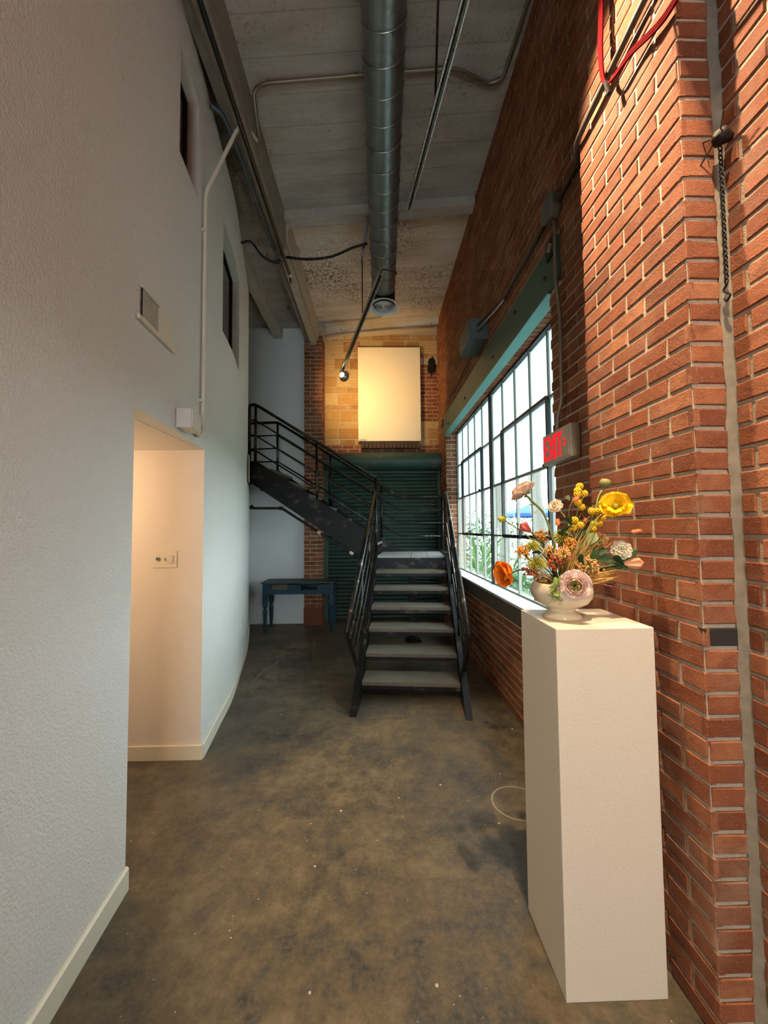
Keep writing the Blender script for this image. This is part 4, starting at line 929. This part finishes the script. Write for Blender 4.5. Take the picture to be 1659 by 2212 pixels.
# tulips
def tulip(lb, c, d, L, Wd, mat, pts):
    c = V(c); d = V(d).normalized(); t = thing('tulip', lb, 'flower', tuple(c)); f = frame(d)
    for k in range(6):
        vs, fs = petal(L*(1.0 if k % 2 else .97), Wd, 62, 100, .001, .55, .01, 7, 8, seed=k+2, base=.35)
        G().add(put(vs, f @ Matrix.Rotation(2*math.pi*k/6, 3, 'Z'), c), fs).build('petal', MAT[mat], t, smooth=True)
    stem(t, [c+d*.001]+pts, .003, 'stemd'); return t
t = tulip('closed coral tulip bud in front of the window panes', (.578, 1.42, 1.487), (-.75, 0, .55), .046, .019, 'coral', [V((.60, 1.42, 1.46)), V((.635, 1.42, 1.41)), V((.66, 1.42, 1.35)), mouth(-.01)])
t = tulip('closed peach tulip lying out to the far right', (.889, 1.365, 1.368), (1, -.10, .06), .066, .021, 'peach', [V((.85, 1.37, 1.362)), V((.79, 1.39, 1.345)), V((.73, 1.41, 1.31)), mouth(.02)])
for q, L in (((-.6, -.2, -.1), .05), ((-.5, 0, .45), .045)): leaf(t, (.888, 1.362, 1.366), q, L, .013, 'leafd', 10, -5, .8)
leaf(t, (.84, 1.375, 1.363), (.9, -.1, .42), .11, .013, 'leafd', 10, 0, .9); leaf(t, (.83, 1.375, 1.36), (.9, -.2, -.05), .07, .014, 'leafd', 0, 0, 1.0)
# green bud
c = V((.486, 1.46, 1.533)); t = thing('flower_bud', 'yellow green bud at the far left tip of the bouquet', 'flower', tuple(c)); f = frame((-.8, 0, .35))
G().lathe([(.0001, -.016), (.008, -.012), (.011, 0), (.009, .012), (.003, .018), (.0001, .018)], tuple(c), 12, mt=f).build('bud', MAT['chart'], t, smooth=True)
for k in range(6): leaf(t, c-(f @ V((0, 0, .014))), f @ V((math.cos(k*1.05), math.sin(k*1.05), .9)), .022, .006, 'leafl', 20, 0, name='sepal')
sm = stem(t, [c-(f @ V((0, 0, .014))), V((.54, 1.46, 1.50)), V((.61, 1.45, 1.44)), V((.66, 1.44, 1.36)), mouth(-.01)], .0024)
for p, q in (((.545, 1.455, 1.50), (-.4, -.2, .8)), ((.56, 1.455, 1.49), (-.8, 0, .2)), ((.60, 1.45, 1.45), (.5, -.2, .7))): leaf(sm, p, q, .02, .007, 'sage', 10, 10)
# button sprigs
def buttons(lb, pts, base):
    t = thing('button_flower', lb, 'flower', tuple(pts[0]), 'yellow button sprigs')
    for k, p in enumerate(pts):
        p = V(p); g = G(); rr = .0135; g.ball(p, rr*.9, 12)
        for i in range(34):
            th = math.acos(1-2*(i+.5)/34); ph = 2.399963*i; g.ball(p+V((math.sin(th)*math.cos(ph), math.sin(th)*math.sin(ph), math.cos(th)))*rr*.86, .0036, 6)
        g.build('button', MAT['yellowb'], t, smooth=True)
        stem(t, [p, (p+V(base[0]))/2+V((.0, .004, -.01)), V(base[0])], .0013)
    stem(t, base+[mouth(.01)], .002)
buttons('yellow button flowers stacked at the very top of the bouquet', [(.79, 1.46, 1.658), (.776, 1.45, 1.640), (.774, 1.448, 1.627), (.807, 1.46, 1.630), (.776, 1.45, 1.595), (.790, 1.452, 1.578)], [V((.777, 1.455, 1.57)), V((.755, 1.45, 1.45))])
buttons('pair of yellow button flowers touching the yellow poppy', [(.822, 1.44, 1.561), (.846, 1.44, 1.560)], [V((.822, 1.44, 1.525)), V((.775, 1.44, 1.42))])
buttons('low cluster of yellow button flowers above the dark leaf', [(.750, 1.43, 1.527), (.766, 1.42, 1.508), (.744, 1.43, 1.498)], [V((.751, 1.43, 1.475)), V((.73, 1.43, 1.40))])
buttons('yellow button flowers tucked below the yellow poppy', [(.829, 1.44, 1.512), (.868, 1.45, 1.535), (.855, 1.45, 1.515), (.826, 1.44, 1.495)], [V((.82, 1.44, 1.47)), V((.77, 1.44, 1.39))])
# bunny tails
def bunny(lb, c, d, L, pts, thin=False):
    c = V(c); d = V(d).normalized(); t = thing('bunny_tail', lb, 'grass', tuple(c), 'orange bunny tail grasses'); f = frame(d); g = G(); rg = random.Random(int(c.x*1000))
    g.lathe([(.0001, 0), (.005, L*.1), (.0075, L*.35), (.006, L*.7), (.0001, L)], tuple(c), 10, mt=f)
    for i in range(60):
        h = rg.uniform(.05, .9); a = rg.uniform(0, 6.28); r = .0068*math.sin(min(1, h*1.4+.25)*math.pi*.75); p = c+f @ V((r*math.cos(a), r*math.sin(a), h*L)); q = p+f @ V((math.cos(a)*.003, math.sin(a)*.003, .004)); g.tube([p, q], .0006, 3)
    g.build('tail', MAT['bunny'], t, smooth=True); stem(t, [c]+[V(p) for p in pts], .0011, 'stem')
bunny('orange bunny tail reaching far right on a thin stalk', (.915, 1.36, 1.482), (1, 0, .08), .040, [(.86, 1.37, 1.472), (.79, 1.40, 1.42), mouth(.02)], True)
bunny('orange bunny tail among the topmost yellow buttons', (.745, 1.43, 1.600), (.9, 0, .45), .030, [(.73, 1.43, 1.56), (.73, 1.43, 1.45), mouth(.01)])
bunny('orange bunny tail behind the dark forked leaf', (.702, 1.46, 1.505), (-.1, 0, 1), .030, [(.705, 1.455, 1.45), (.70, 1.45, 1.38), mouth(.0)])
bunny('orange bunny tail peeping out at the middle of the bouquet', (.805, 1.46, 1.515), (.3, 0, .9), .022, [(.78, 1.455, 1.45), (.75, 1.45, 1.38), mouth(.01)])
# chartreuse spider blooms
def spider(lb, c, r, n, seed):
    c = V(c); t = thing('spider_bloom', lb, 'flower', tuple(c), 'chartreuse spider blooms'); g = G(); rg = random.Random(seed)
    for i in range(n):
        th = math.acos(1-1.7*(i+.5)/n); ph = 2.399963*i; d = V((math.sin(th)*math.cos(ph), math.sin(th)*math.sin(ph), math.cos(th))); q = r*rg.uniform(.8, 1.1)
        g.tube([c+d*.004, c+d*q*.6+V((0, 0, .002)), c+d*q+V((0, 0, -.002))], [.0014, .0012, .0006], 4); g.ball(c+d*q, .0016, 5)
    g.build('florets', MAT['chart'], t); stem(t, [c, (c+mouth())/2+V((0, 0, .02)), mouth()], .0024)
spider('chartreuse spider bloom nearest the vase rim at the left', (.590, 1.40, 1.368), .036, 150, 1)
spider('chartreuse spider bloom above the others at the left', (.583, 1.42, 1.428), .030, 120, 2)
spider('chartreuse spider bloom high in the middle of the bouquet', (.707, 1.44, 1.460), .034, 130, 3)
# ochre and rust sprays
def spray(lb, c, r, n, mat, seed, name='filler_spray', grp='filler sprays'):
    c = V(c); t = thing(name, lb, 'flower', tuple(c), grp); g = G(); gs = G(); rg = random.Random(seed); root = c+(mouth()-c)*.30+V((0, 0, -.006))
    for i in range(n):
        d = V((rg.gauss(0, 1), rg.gauss(0, 1), rg.gauss(.25, 1))).normalized(); p = c+d*r*rg.uniform(.45, 1.05)
        gs.tube([root+(c-root)*rg.uniform(.3, .8), p], .0006, 3)
        for k in range(3): g.ball(p+V((rg.gauss(0, .0022), rg.gauss(0, .0022), rg.gauss(0, .0022))), rg.uniform(.0022, .0036), 5)
    g.build('florets', MAT[mat], t); gs.build('twigs', MAT['stem'], t); stem(t, [c, root, mouth()], .002)
spray('ochre spray at the left edge of the bouquet', (.545, 1.42, 1.410), .026, 60, 'ochre', 1)
spray('ochre spray behind the coral tulip stem', (.633, 1.46, 1.466), .030, 70, 'ochre', 2)
spray('rust red spray reaching left towards the orange poppy', (.575, 1.42, 1.345), .030, 60, 'rust', 3)
spray('rust red spray at the centre above the vase rim', (.650, 1.385, 1.372), .032, 80, 'rust', 4)
spray('second rust spray just right of the centre', (.690, 1.40, 1.395), .028, 60, 'rust', 5)
spray('tan seed spray between the two rust sprays', (.668, 1.36, 1.405), .026, 70, 'tan', 6)
spray('tan spray rising right of the centre', (.860, 1.47, 1.445), .036, 90, 'tan', 7)
spray('tan spray low behind the big pink bloom', (.770, 1.38, 1.358), .036, 90, 'tan', 8)
spray('tan spray leaning right above the peach tulip leaf', (.845, 1.40, 1.352), .030, 80, 'tan', 9)
spray('orange brown plume standing in the middle of the bouquet', (.715, 1.40, 1.44), .022, 70, 'ochre', 10)
spray('tan plume left of the central stems', (.640, 1.40, 1.41), .024, 70, 'tan', 11)
# golden grass tufts
def tuft(lb, end, n, spread, seed):
    t = thing('golden_grass', lb, 'grass', tuple(end), 'golden grass tufts'); g = G(); rg = random.Random(seed); e = V(end)
    for i in range(n):
        q = e+V((rg.gauss(0, spread), rg.gauss(0, spread*.6), rg.gauss(0, spread))); b = mouth(rg.uniform(-.03, .03), rg.uniform(-.03, .03)); m_ = (q+b)/2+V((rg.gauss(0, .008), rg.gauss(0, .008), rg.uniform(0, .02)))
        g.tube(cat([b, m_, q], 4), [.0011]*4+[.0009]*4+[.0003], 3)
    g.build('blades', MAT['gold'], t)
tuft('golden grass tuft sweeping right over the pedestal', (.86, 1.38, 1.335), 55, .018, 1)
tuft('golden grass tuft rising at the right of the stems', (.845, 1.46, 1.44), 45, .030, 2)
tuft('golden grass tuft standing straight up in the middle', (.77, 1.42, 1.47), 40, .026, 3)
tuft('golden grass tuft leaning left over the rim', (.58, 1.41, 1.33), 30, .018, 4)
# dark leaf sprays
def leafspray(lb, stempts, leaves, mat='leafd'):
    t = thing('leaf_sprig', lb, 'leaf', tuple(stempts[0]), 'leaf sprigs'); sm = stem(t, stempts, .002, 'stemd')
    for p, d, L, Wd in leaves: leaf(sm, p, d, L, Wd, mat, -15, 8, random.Random(int(L*1e4)).uniform(-.6, .6)+.8)
leafspray('dark forked leaf under the low yellow buttons', [V((.735, 1.42, 1.505)), V((.74, 1.43, 1.44)), mouth(.01)], [((.735, 1.42, 1.505), (-.8, -.2, -.35), .05, .011), ((.735, 1.42, 1.505), (-.6, -.2, .6), .045, .010), ((.735, 1.42, 1.505), (-.2, -.2, .9), .035, .009), ((.74, 1.425, 1.46), (-.9, -.3, .3), .075, .011), ((.745, 1.425, 1.455), (.6, -.3, .6), .05, .014)])
leafspray('dark green leaves at the left below the ochre spray', [V((.615, 1.41, 1.405)), V((.65, 1.42, 1.36)), mouth(-.01)], [((.612, 1.405, 1.405), (-.9, -.3, .05), .045, .020), ((.618, 1.405, 1.405), (.8, -.3, .4), .040, .017)])
leafspray('dark green leaves at the right behind the grass', [V((.80, 1.40, 1.38)), V((.76, 1.41, 1.35)), mouth(.02)], [((.80, 1.40, 1.38), (.9, -.3, .1), .06, .016), ((.78, 1.40, 1.37), (.5, -.4, .8), .055, .014), ((.76, 1.39, 1.36), (-.5, -.4, .9), .05, .014), ((.80, 1.40, 1.395), (.9, -.2, .5), .05, .012)])
leafspray('broad sage leaves in the middle of the bouquet', [V((.80, 1.44, 1.44)), V((.77, 1.44, 1.38)), mouth(.02)], [((.80, 1.44, 1.43), (.5, -.3, .8), .055, .020), ((.77, 1.43, 1.40), (-.3, -.3, .9), .05, .020), ((.79, 1.45, 1.59), (.1, -.4, .8), .028, .014), ((.80, 1.45, 1.50), (.2, -.4, .9), .045, .012), ((.74, 1.43, 1.49), (.2, -.4, .9), .032, .014), ((.735, 1.43, 1.60), (-.4, -.2, .5), .025, .008)], 'sage')
# moss over the rim
t = thing('moss_clump', 'dark dried moss hanging over the left rim of the vase', 'moss', (VC.x, VC.y, VC.z+.12)); g = G(); rg = random.Random(4)
for i in range(260):
    a = rg.uniform(0, 6.28); r = rg.uniform(.02, .10); p = VC+V((math.cos(a)*r, math.sin(a)*r, .115+rg.uniform(0, .03)))
    q = p+V((rg.gauss(0, .02), rg.gauss(0, .02), rg.gauss(.008, .01))); g.tube([p, (p+q)/2+V((0, 0, .006)), q], .0011, 3)
for i in range(14):
    a = math.pi*1.30+rg.gauss(0, .10); p = VC+V((math.cos(a)*.108, math.sin(a)*.108, .13)); L = rg.uniform(.02, .07); g.tube([p+V((0, .01, .006)), p+V((0, -.002, -.01)), p+V((rg.gauss(0, .012), -.004, -L*.6)), p+V((rg.gauss(0, .016), -.002, -L))], .0006, 3)
o = g.build('moss', MAT['moss'], t); o['kind'] = 'stuff'

# ================================================================== OUTSIDE THE WINDOW
XM = dict(grass=plain('garden_ground', '3c4630', .9, var=.4, scale=4), path=plain('pale_paving', '7d7d7a', .8, var=.1), step=plain('pale_step', '8a8c8a', .8, var=.08), frond=m_petal('garden_frond', '36532a', '587540', .3), shrub=m_petal('garden_shrub', '2c4a2a', '4d6b40', .3),
    bark=plain('tree_bark', '6d6a64', .9, var=.35, scale=20), bluec=plain('blue_canopy', '17478c', .7, var=.05), post=plain('white_post', '8a8a86', .6), fence=plain('pale_fence', 'c4c0b6', .8, var=.15), yel=m_petal('yellow_shrub', '6a662a', '8a8248', .3))
o = G().box((1.36, -6, -.6), (22, 24, -.35)).build('garden_ground', XM['grass']); tag(o, 'garden ground outside the window', 'ground', kind='structure')
o = G().box((3.4, 12.31, -.349), (8.5, 15.4, .25)).build('garden_terrace', XM['path']); tag(o, 'pale paved terrace in the garden', 'paving', kind='structure')
st_ = thing('garden_steps', 'pale concrete steps in the garden seen through the clear panes', 'steps', (4.6, 11.7, -.35))
for k in range(4): G().box((3.9, 11.0+k*.32, -.35), (5.6, 11.0+(k+1)*.32+.02, -.20+k*.15), .01).build('step', XM['step'], st_)
o = G().box((1.365, 6.02, -.35), (1.43, 6.45, 4.2)).build('wall_outside_pier', 'mortar'); tag(o, 'brick pier outside the far end of the window', 'pier', kind='structure')
lay(o, courses((1.365, 6.014, 0), (1, 0, 0), (0, -1, 0), .065, 0, 4.0), limit=120)
rg = random.Random(21)
def fan(name, lb, c, n, L, Wd, mat, grp, up=.5):
    t = thing(name, lb, 'plant', c, grp); C0 = V(c)
    for i in range(n):
        a = rg.uniform(0, 6.28); e = rg.uniform(35, 80); vs, fs = petal(L*rg.uniform(.7, 1.1), Wd, e, e-rg.uniform(50, 95), .02, .3, .0, 3, 8, seed=i, base=.3)
        G().add(put(vs, Matrix.Rotation(a, 3, 'Z'), C0+V((0, 0, rg.uniform(0, up)))), fs).build('frond', XM[mat], t, smooth=True)
for k, (x, y, n, L, lb) in enumerate(((2.25, 8.4, 26, 1.2, 'arching green palm closest to the far panes'), (2.75, 10.4, 28, 1.6, 'green palm behind the closest palm'), (3.75, 13.4, 28, 1.0, 'tall green palm farther out in the garden'), (2.15, 6.3, 22, .5, 'small palm low under the middle panes'), (3.2, 8.9, 26, .6, 'palm beside the nearest pale trunk'))):
    fan('garden_palm', lb, (x, y, -.35), n, L, .05, 'frond', 'garden palms', .9)
def bush(name, lb, c, r, n, mat, grp):
    t = thing(name, lb, 'plant', c, grp); g = G(); C0 = V(c)
    for i in range(n):
        d = V((rg.gauss(0, 1), rg.gauss(0, 1), rg.gauss(.2, .8))).normalized(); p = C0+V((0, 0, r*.8))+d*r*rg.uniform(.5, 1.0); a = V((rg.gauss(0, 1), rg.gauss(0, 1), rg.gauss(0, 1))).normalized()*.07; b = d.cross(a).normalized()*.035
        g.add([p-a, p+b, p+a, p-b], [(0, 1, 2, 3)])
    o = g.build('foliage', XM[mat], t); o['kind'] = 'stuff'; G().tube([C0, C0+V((0, 0, r))], .03, 6).build('trunk', XM['bark'], t)
bush('garden_shrub', 'yellow green shrub low outside the window', (1.98, 7.4, -.35), .38, 350, 'yel', 'garden shrubs')
bush('garden_shrub', 'dark green shrub beneath the near panes', (2.25, 5.2, -.35), .42, 350, 'shrub', 'garden shrubs')
bush('garden_shrub', 'round green shrub beside the garden steps', (2.75, 7.9, -.35), .55, 500, 'shrub', 'garden shrubs')
bush('garden_shrub', 'large green shrub beyond the terrace', (6.8, 19.5, -.35), 1.9, 1500, 'shrub', 'garden shrubs')
bush('garden_shrub', 'big leafy shrub far behind the palms', (4.1, 16.6, -.35), 1.5, 1500, 'shrub', 'garden shrubs')
for k, (x, y, h, lb) in enumerate(((3.95, 9.2, 5.0, 'pale tree trunk seen through the nearest clear panes'), (3.75, 11.4, 5.5, 'pale tree trunk farther off near the middle of the window'))):
    t = thing('garden_tree', lb, 'tree', (x, y, -.35), 'garden trees'); G().tube(cat([(x, y, -.35), (x+.1, y, 1.2), (x-.05, y+.1, 2.6), (x+.15, y, h)], 6), .16, 10).build('trunk', XM['bark'], t, smooth=True)
    g = G()
    for i in range(900):
        d = V((rg.gauss(0, 1), rg.gauss(0, 1), rg.gauss(0, .7))).normalized()*rg.uniform(.4, 1.0); p = V((x, y, h+.4))+d; a = V((rg.gauss(0, 1), rg.gauss(0, 1), rg.gauss(0, 1))).normalized()*.09; b = d.cross(a).normalized()*.045; g.add([p-a, p+b, p+a, p-b], [(0, 1, 2, 3)])
    o = g.build('crown', XM['shrub'], t); o['kind'] = 'stuff'
cn = thing('canopy_tent', 'bright blue canopy tent on thin posts in the garden', 'canopy', (5.75, 14.2, .25))
x, y = 5.75, 14.2; G().add([(x-.9, y-.9, 2.02), (x+.9, y-.9, 2.02), (x+.9, y+.9, 2.02), (x-.9, y+.9, 2.02), (x, y, 2.38), (x-.9, y-.9, 1.90), (x+.9, y-.9, 1.90), (x+.9, y+.9, 1.90), (x-.9, y+.9, 1.90)], [(0, 1, 4), (1, 2, 4), (2, 3, 4), (3, 0, 4), (0, 5, 6, 1), (1, 6, 7, 2), (2, 7, 8, 3), (3, 8, 5, 0)]).build('canopy', XM['bluec'], cn)
for a, b in ((-1, -1), (1, -1), (1, 1), (-1, 1)): G().tube([(x+a*.88, y+b*.88, .25), (x+a*.88, y+b*.88, 2.02)], .025, 6).build('post', XM['post'], cn)
